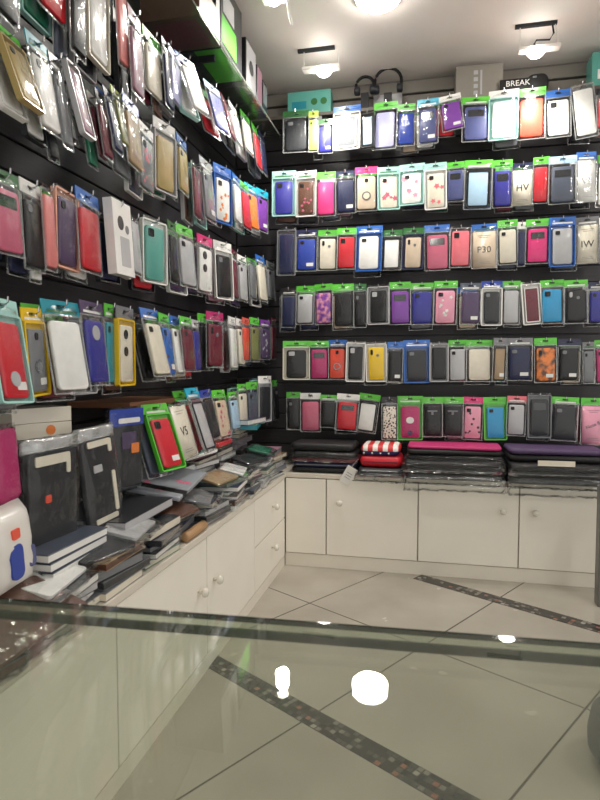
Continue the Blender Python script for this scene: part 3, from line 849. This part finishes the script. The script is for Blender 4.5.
# bagged tablet cases leaning on the wall
def tablet_bag(label, q, wt, xp, kind):
    P, M, W, H = pose_left(q, wt, xp)
    t = thing('tablet_case_bag', label, 'tablet case', P, M.to_euler())
    rng = random.Random(int(q[0] + 77))
    c = link('tablet_case', slabm(0, -H * .54, W * .86, H * .84, .012, -.008, .008, bev=.003), mat('1d1e22', .5, 0, 0, .15, 30, .1, 'leather'), t)
    wm = case_mat('cream')
    bm = bmesh.new()
    if kind == 0:
        slab(bm, -W * .02, -H * .2, W * .62, H * .09, .004, -.0105, -.0078); slab(bm, W * .26, -H * .27, W * .07, H * .16, .004, -.0106, -.0079)
        link('white_corner', bm, wm, c); link('orange_tag', slabm(-W * .12, -H * .55, W * .1, H * .07, .003, -.0105, -.0085), card_mat('orange-red'), c)
    elif kind == 1:
        slab(bm, 0, -H * .16, W * .6, H * .06, .004, -.0105, -.0078); slab(bm, W * .28, -H * .2, W * .09, H * .13, .004, -.0106, -.0079)
        link('white_corner', bm, wm, c)
        bm = bmesh.new(); slab(bm, 0, -H * .9, W * .6, H * .05, .004, -.0105, -.0078); slab(bm, W * .3, -H * .66, W * .09, H * .4, .004, -.0106, -.0079); link('white_corner', bm, wm, c)
        link('barcode_label', slabm(-W * .1, -H * .4, W * .22, H * .07, .002, -.0105, -.0085), card_mat('silver'), c)
    else:
        link('header_card', slabm(0, -H * .12, W * .94, H * .2, .004, -.0105, -.0085), card_mat('royal-blue'), t)
        link('header_stripe', slabm(W * .06, -H * .16, W * .6, H * .06, .004, -.0115, -.0106), card_mat('white'), t)
        link('orange_tag', slabm(W * .22, -H * .5, W * .22, H * .12, .003, -.0105, -.0085), card_mat('orange'), c)
        link('purple_insert', slabm(W * .06, -H * .4, W * .4, H * .2, .003, -.0095, -.0082), card_mat('violet'), c)
    bm = bmesh.new(); pillow(bm, W * 1.12, -H * 1.02, 0, .03, rng, 9, 12, .007); link('clear_bag', bm, CRINKLE, t, True)
    if kind < 2:
        bm = bmesh.new(); pillow(bm, W * 1.05, -H * .13, H * .01, .02, rng, 10, 6, .012); link('bag_flap', bm, MILKY, t, True)
    return t
tablet_bag('bagged black tablet case with white top corner and orange tag', (22, 78, 437, 545, 2), .16, XP + .03, 0)
tablet_bag('bagged black tablet case with white L-shaped corners', (74, 112, 427, 528, 12), .14, XP + .02, 1)
tablet_bag('tablet case in clear bag with blue header beside red phone case', (106, 142, 407, 490, 0), .13, XP - .01, 2)
# magenta sleeve and white printed bag at the near end
P, M, W, H = pose_left((-14, 16, 425, 505, 8), .12, XP + .02)
t = thing('tablet_sleeve', 'magenta sleeve in a grey pouch at the near end of the worktop', 'sleeve', P, M.to_euler())
link('sleeve', slabm(0, -H * .5, W * .8, H * .9, .01, -.006, .006, bev=.003), case_mat('magenta'), t); bm = bmesh.new(); pillow(bm, W, -H, 0, .024, rg, 6, 8, .005); link('pouch', bm, CRINKLE, t, True)
P, M, W, H = pose_left((-30, 20, 508, 592, 8), .17, XC - .07)
t = thing('white_bag', 'puffy white bag with blue print at the near end of the worktop', 'bag', P, M.to_euler())
bm = bmesh.new(); pillow(bm, W, -H, 0, .07, rg, 9, 9, .005); link('bag', bm, mat('dcd9d2', .3, 0, .3, .05, 30, .2, 'vinyl'), t, True)
link('blue_print', slabm(W * .3, -H * .66, W * .16, H * .26, .008, -.034, -.026), card_mat('slate-blue'), t); link('blue_print', slabm(-W * .06, -H * .62, W * .26, H * .4, .012, -.0375, -.031), card_mat('royal-blue'), t)
link('orange_tag', slabm(-W * .04, -H * .3, W * .16, H * .12, .004, -.0375, -.03), card_mat('orange-red'), t)
# clear bag of dark sleeves hanging over the worktop edge, seen through the glass
zb = max(TOPS[(1, 10)], TOPS[(1, 11)])
t = thing('bagged_sleeves', 'clear bag of dark sleeves hanging over the worktop edge below the glass', 'bag', (XC - .01, .74, zb + .014), (PI / 2, rad(0), PI / 2))
t.rotation_euler = (Matrix.Rotation(rad(22), 3, 'Y') @ Matrix.Rotation(PI / 2, 3, 'Z') @ Matrix.Rotation(-PI / 2, 3, 'X')).to_euler()
bm = bmesh.new(); pillow(bm, .42, -.085, .085, .03, rg, 14, 7, .008); link('clear_bag', bm, CRINKLE, t, True)
link('dark_sleeve', slabm(0, .0, .36, .12, .008, -.007, .004, bev=.003), case_mat('brown'), t)

# ------------------------------------------------------------------ sleeves piled on the back worktop
def sleeve(label, W, D, h, c, z, x, y, rz, wrap, grp, zipc=None):
    t = thing('laptop_sleeve', label, 'laptop sleeve', (x, y, z), (0, 0, rz), grp)
    rng = random.Random(int(x * 1000 + z * 777))
    bm = bmesh.new(); slab(bm, 0, 0, W, D, .03, -h / 2, h / 2, bev=h * .42)
    bmesh.ops.rotate(bm, verts=bm.verts, cent=(0, 0, 0), matrix=Matrix.Rotation(-PI / 2, 3, 'X')); shift(bm, 0, 0, h / 2)
    link('sleeve', bm, mat(c, .6, 0, 0, .15, 60, .15, 'fabric'), t, True)
    if zipc:
        bm = bmesh.new(); pts = [(-W / 2 + .02, -D / 2 + .001, h * .5), (W / 2 - .02, -D / 2 + .001, h * .5)]; tube(bm, pts, .0025); link('zip', bm, case_mat(zipc), t)
    if wrap:
        bm = bmesh.new(); pillow(bm, W + .02, -D / 2 - (.075 if wrap > 1 else .036), D / 2 + .006, h * 1.16, rng, 16, 12, .006)
        bmesh.ops.rotate(bm, verts=bm.verts, cent=(0, 0, 0), matrix=Matrix.Rotation(-PI / 2, 3, 'X')); shift(bm, 0, 0, h * .5)
        for v in bm.verts:
            e = -D / 2 - v.co.y
            if e > 0: v.co.z -= e * e * (9 if wrap > 1 else 22); v.co.y += e * .3
        link('clear_bag', bm, CRINKLE, t, True)
    return t
SY = YC + .105
def px_x(px, y=YC + .02): return hit(px, 470, 1, y).x
pilespec = [
 ('pile in the inner corner', 289, 358, [('black', .024, 0), ('navy', .022, 0), ('maroon', .018, 0), ('black', .03, 1), ('black', .034, 0)], .012),
 ('flag-topped pile', 358, 404, [('charcoal', .018, 1), ('charcoal', .016, 1)], -.03),
 ('pile with the pink sleeve', 404, 503, [('black', .026, 2), ('black', .024, 2), ('black', .026, 1), ('black', .022, 1), ('black', .02, 0), ('magenta', .014, 0)], -.045),
 ('pile with the purple sleeve', 505, 606, [('charcoal', .026, 2), ('black', .028, 2), ('black', .026, 1), ('black', .03, 0), ('violet', .024, 0)], -.055)]
PZ = []
for pi_, (nm, a, b, items, dy) in enumerate(pilespec):
    z = HC + .001; x0, x1 = px_x(a), px_x(b)
    for k, (c, h, w) in enumerate(items):
        rng = random.Random(pi_ * 10 + k)
        lab = '%s laptop sleeve, %s from bottom of the %s' % (c, ORD[k + 1], nm)
        s = sleeve(lab, (x1 - x0) * rng.uniform(.93, .98), .2 if pi_ else .19, h, c, z, (x0 + x1) / 2 + rng.uniform(-.006, .006), SY + dy * (1 if k < 3 else .3) + rng.uniform(-.004, .004), rng.uniform(-.03, .03), w, 'laptop sleeves piled on the back worktop', 'grey' if k == 1 else None)
        z += h * 1.02 + .0012
    PZ.append(z)
    if pi_ == 3:
        t = thing('paper_label', 'white paper label strip across the purple-topped sleeve pile', 'label', ((x0 + x1) / 2 - .01, SY - .168, HC + .092)); link('paper', boxm(-.07, .07, 0, .0016, -.011, .011), card_mat('cream'), t)
# red case and flag case
xa, xb = px_x(360), px_x(402); xm = (xa + xb) / 2; z = PZ[1]
t = thing('zip_case', 'red zipped hard case under the stars and stripes case', 'zip case', (xm, SY - .01, z + .001))
def shell(bm, W, D, h):
    slab(bm, 0, 0, W, D, .03, -h / 2, h / 2, bev=h * .4, n=6); bmesh.ops.rotate(bm, verts=bm.verts, cent=(0, 0, 0), matrix=Matrix.Rotation(-PI / 2, 3, 'X')); shift(bm, 0, 0, h / 2); return bm
link('shell', shell(bmesh.new(), xb - xa, .19, .05), mat('red', .5, 0, .1, .1, 50, .1, 'fabric'), t, True)
bm = bmesh.new(); tube(bm, [(-(xb - xa) / 2 + .02, -.096, .025), ((xb - xa) / 2 - .02, -.096, .025)], .003); link('zip', bm, case_mat('maroon'), t)
def flag_mat():
    m, nt, out = new_mat('striped_fabric'); p = N(nt, 'ShaderNodeBsdfPrincipled', Roughness=.5)
    tc = N(nt, 'ShaderNodeTexCoord'); sp = N(nt, 'ShaderNodeSeparateXYZ'); nt.links.new(tc.outputs['Object'], sp.inputs[0])
    s = math_n(nt, 'LESS_THAN', math_n(nt, 'FRACT', math_n(nt, 'DIVIDE', math_n(nt, 'ADD', sp.outputs[0], 1.0), .044)), .5)
    mx = N(nt, 'ShaderNodeMix'); mx.data_type = 'RGBA'; mx.inputs[6].default_value = lin('c42a2e'); mx.inputs[7].default_value = lin('e6e0da'); nt.links.new(s, mx.inputs[0])
    m2 = N(nt, 'ShaderNodeMix'); m2.data_type = 'RGBA'; m2.inputs[6].default_value = lin('28285a'); nt.links.new(mx.outputs[2], m2.inputs[7])
    nt.links.new(math_n(nt, 'GREATER_THAN', sp.outputs[2], .02), m2.inputs[0]); nt.links.new(m2.outputs[2], p.inputs['Base Color']); nt.links.new(p.outputs[0], out.inputs[0]); return m
t = thing('zip_case', 'stars and stripes zipped hard case on top of red case', 'zip case', (xm - .003, SY - .008, z + .0525))
link('shell', shell(bmesh.new(), (xb - xa) * .94, .185, .046), flag_mat(), t, True)
bm = bmesh.new()
for k in range(4):
    x = -.07 + k * .036; bm.faces.new([bm.verts.new((x + .006 * (1 if i % 2 else .45) * math.sin(i * PI / 5), -.0945, .012 + .006 * (1 if i % 2 else .45) * math.cos(i * PI / 5))) for i in range(10)])
link('stars', bm, card_mat('white'), t)
# price tag hanging over the worktop edge
P = hit(350, 473, 1, YC - .012)
t = thing('price_tag', 'white price tag hanging over the worktop edge below flag-patterned case', 'tag', P, (rad(8), rad(30), 0))
link('card', slabm(0, -.014, .05, .085, .003, -.0006, .0006), card_mat('white'), t)
bm = bmesh.new(); tube(bm, [(-.004, 0, .022), (-.006, .003, .036), (-.004, .02, .05), (.0, .06, .054)], .0008, 4); link('string', bm, card_mat('cream'), t)
bm = bmesh.new()
for k in range(3): box(bm, -.013, .013, -.0009, -.0007, -.004 - k * .012, -.0015 - k * .012)
link('printed_lines', bm, card_mat('grey'), t)

# ------------------------------------------------------------------ glass shelf with boxes, top of the left wall
XS = -.72; ZS = hit(241, 79, 0, XS).z
def glass_mat(name, tint, haze, base=.0, rough=.0):
    m, nt, out = new_mat(name)
    tr = N(nt, 'ShaderNodeBsdfTransparent', Color=tint); gl = N(nt, 'ShaderNodeBsdfGlossy', Roughness=rough); df = N(nt, 'ShaderNodeBsdfDiffuse', Color=(.62, .66, .58, 1))
    fr = schlick(nt)
    tc = N(nt, 'ShaderNodeTexCoord'); nz = N(nt, 'ShaderNodeTexNoise', Scale=7.0, Detail=4.0); nt.links.new(tc.outputs['Object'], nz.inputs['Vector'])
    hz = math_n(nt, 'MULTIPLY', math_n(nt, 'ADD', nz.outputs['Fac'], .5), haze)
    a = N(nt, 'ShaderNodeMixShader'); nt.links.new(hz, a.inputs[0]); nt.links.new(tr.outputs[0], a.inputs[1]); nt.links.new(df.outputs[0], a.inputs[2])
    b = N(nt, 'ShaderNodeMixShader'); nt.links.new(math_n(nt, 'ADD', fr, base, True), b.inputs[0]); nt.links.new(a.outputs[0], b.inputs[1]); nt.links.new(gl.outputs[0], b.inputs[2])
    nt.links.new(b.outputs[0], out.inputs[0]); return m
SHELF_GLASS = glass_mat('shelf_glass', (.93, .97, .94, 1), .03)
GLASS_EDGE = glass_mat('green_glass_edge', (.42, .56, .47, 1), .22)
t = thing('glass_shelf', 'glass shelf along the top of the left wall carrying product boxes', 'shelf', (0, 0, ZS))
y0, y1 = .5, y_at(281, XS, ZS)
link('pane', boxm(XW + .018, XS + .01, y0, y1, -.008, 0), SHELF_GLASS, t)
link('front_edge', boxm(XS + .01, XS + .0125, y0, y1, -.008, 0), GLASS_EDGE, t)
for yy in (1.25, 2.0, 2.6): link('bracket', boxm(XW + .016, XS - .03, yy - .006, yy + .006, -.03, -.0085, bevel=.001), mat('charcoal', .4, .4, 0, .05, 20, 0, 'metal'), t)
def pbox(label, a, b, h, side, front_parts, depth=.2, x1=XS):
    ya, yb = y_at(a, x1, ZS), y_at(b, x1, ZS)
    t = thing('product_box', label, 'box', (x1, (ya + yb) / 2, ZS + .0006), None, 'boxes on the glass shelf'); w = yb - ya
    link('carton', boxm(-depth, 0, -w / 2, w / 2, 0, h, bevel=.001), card_mat(side), t)
    for (nm, c, u0, u1, v0, v1) in front_parts:
        link(nm, boxm(0.0, .0012, -w / 2 + u0 * w, -w / 2 + u1 * w, v0 * h, v1 * h), card_mat(c), t)
    return t, w
t, w = pbox('white-fronted brown box on the glass shelf, nearest the camera', 199, 220, .27, 'brown', [('front_print', 'white', .02, .98, .01, .99), ('picture', 'grey', .5, .8, .4, .95)])
link('bottom_print', boxm(-.17, -.02, -w * .4, w * .4, -.0004, -.0001), card_mat('maroon'), t)
t, w = pbox('black and green headphone box on the glass shelf', 221, 242, .25, 'charcoal', [('front_print', 'green', .05, .7, .12, .5), ('picture', 'silver', .1, .6, .55, .85)], .16)
link('bottom_print', boxm(-.1, 0, -w * .5, w * .5, -.0005, -.0001), card_mat('green'), t)
t, w = pbox('dark box with pale front beside the headphone box', 246, 256, .19, 'dark', [('front_print', 'silver', .05, .95, .03, .97)], .14)
bm = bmesh.new(); lathe(bm, [(.028, .0013), (.028, .002)], 18, 'x', (0, 0, .1)); link('picture', bm, card_mat('charcoal'), t)
pbox('pale narrow box second from the far end of the glass shelf', 257, 262, .16, 'charcoal', [('front_print', 'mauve', .05, .95, .03, .97)], .14)
pbox('dark small box at the far end of the glass shelf', 263, 267, .14, 'dark', [('front_print', 'grey', .05, .95, .3, .9)], .14)

# ------------------------------------------------------------------ back top shelf things
ZB = 2.105
tag(link('top_shelf', boxm(XW + .02, 1.6, YP + .06, YW - .031, ZB - .016, ZB, bevel=.002), mat('5a554e', .5, 0, 0, .1, 14, 0, 'shelf_board')), 'grey shelf board above the top row of cases on back wall', 'shelf')
def bx(px, y=YP + .09): return hit(px, 90, 1, y).x
def bz(py, px=450, y=YP + .09): return hit(px, py, 1, y).z
YB = YP + .09
t = thing('product_box', 'teal box with dark print on the top shelf near the corner', 'box', (bx(309), YB, ZB + .0006)); w = bx(331) - bx(288); h = bz(91, 309) - ZB
link('carton', boxm(-w / 2, w / 2, 0, .07, 0, h, bevel=.001), card_mat('sea-green'), t)
link('printed_panel', boxm(-w * .4, -w * .06, -.0008, 0, h * .3, h * .6), card_mat('teal'), t)
bm = bmesh.new()
for k in range(2): lathe(bm, [(.016, -.0008), (.016, -.0001)], 14, 'y', (w * (.12 + .22 * k), 0, h * .55))
link('picture', bm, card_mat('dark-green'), t)
def headphones(label, cx, cz, r):
    t = thing('headphones', label, 'headphones', (bx(cx), YB, ZB), None)
    q = bz(cz, cx) - ZB
    bm = bmesh.new(); tube(bm, [(r * math.cos(a), 0, q + r * 1.0 * math.sin(a)) for a in [rad(-30 + 240 * k / 16) for k in range(17)]], .007, 8); link('headband', bm, case_mat('black'), t, True)
    for s in (-1, 1):
        bm = bmesh.new(); lathe(bm, [(.012, -.014), (.02, -.01), (.02, .01), (.012, .014)], 14, 'x', (s * r * .86, 0, q - r * .5)); link('ear_cup', bm, case_mat('charcoal'), t, True)
    bm = bmesh.new(); box(bm, -.018, .018, -.014, .014, 0, max(.004, q - r * .86)); link('stand', bm, case_mat('dark'), t)
headphones('black headphones with narrow band on the top shelf', 365, 86, .042)
headphones('black headphones with wide band lying beside grey packets', 388, 82, .062)
t = thing('product_box', 'pale grey packet box behind the green headers on top shelf', 'box', (bx(387), YB + .045, ZB + .0006)); w = bx(402) - bx(373)
link('carton', boxm(-w / 2, w / 2, 0, .04, 0, bz(90, 387) - ZB, bevel=.001), card_mat('silver'), t)
t = thing('product_box', 'grey cardboard box with pale lettering on the top shelf', 'box', (bx(479), YB - .01, ZB + .0006), (0, 0, .04)); w = bx(503) - bx(456); h = min(bz(66, 479), ZCEIL - .01) - ZB
link('carton', boxm(-w / 2, w / 2, 0, .1, 0, h, bevel=.001), mat('8a857c', .6, 0, 0, .08, 30, 0, 'cardboard'), t)
bm = bmesh.new()
for k in range(4): box(bm, -w * .12, -w * .03, -.0008, 0, h * (.12 + .2 * k), h * (.24 + .2 * k))
box(bm, w * .02, w * .06, -.0008, 0, h * .12, h * .84); link('printed_panel', bm, card_mat('silver'), t)
t = thing('carry_pouch', 'black rounded pouch on the top shelf above the red-orange case', 'pouch', (bx(537), YB, ZB + .0006)); w = bx(548) - bx(526); h = bz(75, 537) - ZB
link('body', slabm(0, h / 2, w, h, .03, -.02, .03, bev=.01), mat('black', .5, 0, 0, .15, 50, .1, 'fabric'), t, True); link('badge', slabm(-w * .15, h * .8, .016, .008, .002, -.0212, -.0196), card_mat('grey'), t)
t = thing('name_plate', 'small dark plate with white letters on the top shelf', 'sign', (bx(514), YB - .03, ZB + .0006)); w = bx(530) - bx(500); h = bz(82, 514) - ZB
link('plate', boxm(-w / 2, w / 2, 0, .006, 0, h, bevel=.001), case_mat('black'), t)
bm = text_bm('BREAK', .034); shift(bm, .012, -.0006, h * .66); link('lettering', bm, card_mat('white'), t)
t = thing('product_box', 'teal green box at the far right end of the top shelf', 'box', (bx(606), YB - .02, ZB + .0006)); h = bz(54, 600) - ZB
link('carton', boxm(-.062, .09, 0, .1, 0, min(h, ZCEIL - ZB - .01), bevel=.001), card_mat('sea-green'), t); link('printed_panel', boxm(-.04, .06, -.0008, 0, .03, .07), card_mat('white'), t)

# ------------------------------------------------------------------ lamps
LAMP_W = (1.0, .95, .88, 1)
E_DISC = emit_mat('lamp_diffuser', LAMP_W, 55); E_BULB = emit_mat('flood_bulb', LAMP_W, 40)
WHITE_METAL = mat('e6e2da', .35, .1, .1, .03, 20, 0, 'white_metal')
def disc_lamp(label, x, y, r):
    t = thing('ceiling_light', label, 'ceiling light', (x, y, ZCEIL), None, 'round ceiling lights')
    bm = bmesh.new(); lathe(bm, [(r * 1.12, 0), (r * 1.1, -.012), (r * 1.02, -.016), (r, -.01), (r, -.002)], 40); link('rim', bm, WHITE_METAL, t, True)
    bm = bmesh.new(); lathe(bm, [(r * .99, -.004), (r * .99, -.02), (r * .93, -.024), (r * .7, -.028), (.005, -.03)], 40); link('diffuser', bm, E_DISC, t)
    return t
LP = hit(378, -5, 2, ZCEIL)
zc = (LP - CC).dot(CF)
disc_lamp('round white ceiling light, its lower half at the top of picture', LP.x, LP.y, 21.5 / FPX * zc)
disc_lamp('round white ceiling light behind the camera, out of view', .2, -.2, .08)  # unseen disc added to fill the near side with light
disc_lamp('round white ceiling light to the far right, out of view', 1.35, 1.3, .11)  # another unseen disc, added as fill from the right
def flood(label, mount, plate, bulb, x0, x1, cable):
    C = hit(mount[0], mount[1], 2, ZCEIL - .004); Y = C.y
    pc = hit(plate[0], plate[1], 1, Y); a = hit(x0, plate[1], 1, Y); b = hit(x1, plate[1], 1, Y); w = b.x - a.x
    t = thing('flood_light', label, 'spotlight', (pc.x, Y, pc.z), None, 'flood lights hung from the ceiling')
    top = ZCEIL - pc.z; dx = C.x - pc.x
    link('plate', boxm(-w / 2, w / 2, -.022, .022, -.006, .008, bevel=.003), WHITE_METAL, t)
    bm = bmesh.new(); lathe(bm, [(.036, -.006), (.034, -.014), (.024, -.026), (.008, -.031)], 20, 'z', (bulb, 0, 0)); link('bulb', bm, E_BULB, t, True)
    link('ceiling_bar', boxm(dx - w * .95, dx + .008, -.008, .008, top - .012, top), case_mat('charcoal'), t)
    for s in (-.46, .46):
        bm = bmesh.new(); tube(bm, [(s * w, 0, .008), (s * w if s < 0 or not cable else dx, 0, top - .004)], .0022); link('suspension_rod', bm, WHITE_METAL, t)
    if cable:
        bm = bmesh.new(); tube(bm, [(dx - .01, -.004, top - .012), (dx - .005, -.008, top - .05), (dx - .02, -.01, top - .075), (dx - .07, -.01, .03), (-.02, -.005, .016), (-.02, 0, .006)], .0035, 8); link('cable', bm, case_mat('charcoal'), t, True)
    L = bpy.data.lights.new('flood_lamp', 'SPOT'); L.energy = 16; L.spot_size = rad(150); L.spot_blend = .8; L.color = LAMP_W[:3]; L.shadow_soft_size = .03
    lo = bpy.data.objects.new('flood_lamp', L); COL.objects.link(lo); lo.location = (bulb, -.004, -.07); lo.parent = t
    return t
flood('white flood light hanging in front of the corner', (333, 47), (321, 69), .012, 303, 340, False)
flood('white flood light with looped cable hanging before the back wall, right side', (555, 22), (539, 49), -.012, 518, 560, True)
C = hit(274, 2, 2, ZCEIL - .05)
t = thing('flood_light', 'white flood light with bent arm near the left wall, top of picture', 'spotlight', C, None, 'flood lights hung from the ceiling')
link('plate', boxm(-.045, .045, -.03, .03, .006, .018, bevel=.003), WHITE_METAL, t)
bm = bmesh.new(); lathe(bm, [(.024, .006), (.023, 0), (.014, -.008), (.004, -.011)], 20); link('bulb', bm, E_BULB, t, True)
e = hit(292, 25, 1, C.y) - C
bm = bmesh.new(); tube(bm, [(.03, 0, .008), (.05, -.002, .002), (e.x * .85, 0, e.z * .6), (e.x, 0, e.z)], .005, 8); link('arm', bm, WHITE_METAL, t, True)
bm = bmesh.new(); tube(bm, [(0, 0, .018), (0, 0, .05)], .006, 8); link('stem', bm, WHITE_METAL, t)
L = bpy.data.lights.new('flood_lamp', 'SPOT'); L.energy = 14; L.spot_size = rad(150); L.spot_blend = .8; L.color = LAMP_W[:3]; L.shadow_soft_size = .03
lo = bpy.data.objects.new('flood_lamp', L); COL.objects.link(lo); lo.location = (0, -.004, -.06); lo.parent = t

# ------------------------------------------------------------------ glass counter the photograph is taken over
d = ray(370, 683); P = CC + d * .40
n = ((CC - P).normalized() + (Vector((LP.x, LP.y, ZCEIL - .02)) - P).normalized()).normalized()
def onp(x, y):
    r = ray(x, y); return CC + r * ((P - CC).dot(n) / r.dot(n))
A, B = onp(0, 598), onp(600, 643)
ex = (B - A).normalized(); ey = n.cross(ex)
M = Matrix((ex, ey, n)).transposed()
mid = (A + B) / 2
print('PANE', n, A, B, (A - B).length)
TH_G = .0185
t = thing('glass_counter', 'glass-topped counter in front of the camera, green edge across the picture', 'counter', mid, M.to_euler())
link('glass_top', boxm(-.46, .42, -.5, -.0026, -TH_G, 0), glass_mat('counter_glass', (.85, .88, .82, 1), .05), t)
link('edge_face', boxm(-.46, .42, -.0024, 0, -TH_G + .0077, -.0042), glass_mat('pale_glass_edge', (.94, .965, .94, 1), .07), t)
DARK_EDGE = glass_mat('dark_glass_edge', (.05, .09, .07, 1), .04)
link('edge_bevel', boxm(-.46, .42, -.0024, 0, -.0041, 0), DARK_EDGE, t)
link('edge_bevel', boxm(-.46, .42, -.0024, 0, -TH_G, -TH_G + .0076), DARK_EDGE, t)
Mi = M.to_4x4().inverted() @ Matrix.Translation(-mid)
for s, x0 in ((-1, -.475), (1, .42)):
    bm = boxm(x0, x0 + .015, -.5, -.01, -TH_G, .0)
    for v in bm.verts:
        if v.co.z < -TH_G / 2:
            wv = M @ v.co + mid; wv.z = 0.0; v.co = (Mi @ wv.to_4d()).to_3d()
    link('side_panel', bm, PAINT, t)

# ------------------------------------------------------------------ right-hand edge things
Q = hit(597.5, 607, 2, 0)
tag(link('metal_post', boxm(Q.x, Q.x + .05, Q.y, Q.y + .05, 0, .46, bevel=.003), mat('6e6d6a', .4, .3, 0, .06, 20, 0, 'grey_metal')), 'grey metal post standing on the floor at the right edge', 'post')
t = thing('floor_cushion', 'dark grey rounded pouffe on the floor at lower right edge', 'pouffe', (hit(588.5, 735, 2, .07).x + .12, hit(588.5, 735, 2, .07).y, 0))
bm = bmesh.new(); lathe(bm, [(.05, 0), (.095, .006), (.118, .04), (.12, .075), (.112, .12), (.085, .15), (.04, .16), (.005, .162)], 32); link('cushion', bm, mat('5a5b5a', .7, 0, 0, .12, 40, .2, 'fabric'), t, True)
bm = bmesh.new(); lathe(bm, [(.012, .161), (.011, .166), (.004, .168)], 12); link('button', bm, mat('4a4b4a', .6, 0, 0, .1, 40, 0, 'fabric'), t, True)

# ------------------------------------------------------------------ world, camera, look
w = bpy.data.worlds.new('World'); scn.world = w; w.use_nodes = True
bg = w.node_tree.nodes['Background']; bg.inputs[0].default_value = (1, .97, .93, 1); bg.inputs[1].default_value = .8
cam = bpy.data.cameras.new('Camera'); co = bpy.data.objects.new('Camera', cam); COL.objects.link(co)
cam.sensor_fit = 'VERTICAL'; cam.sensor_height = 36; cam.sensor_width = 27; cam.lens = FPX * 36 / 800
cam.clip_start = .01
co.matrix_world = Matrix.Translation(CC) @ Matrix((CR, CU, -CF)).transposed().to_4x4()
cam.dof.use_dof = True; cam.dof.focus_distance = 2.2; cam.dof.aperture_fstop = 13
scn.camera = co
scn.cycles.transparent_max_bounces = 32; scn.cycles.max_bounces = 8; scn.cycles.caustics_reflective = False; scn.cycles.caustics_refractive = False
scn.cycles.sample_clamp_indirect = 6
vs = scn.view_settings; vs.view_transform = 'Standard'; vs.look = 'None'; vs.exposure = 0.5; vs.gamma = 1; vs.use_curve_mapping = False
print('packages', count)
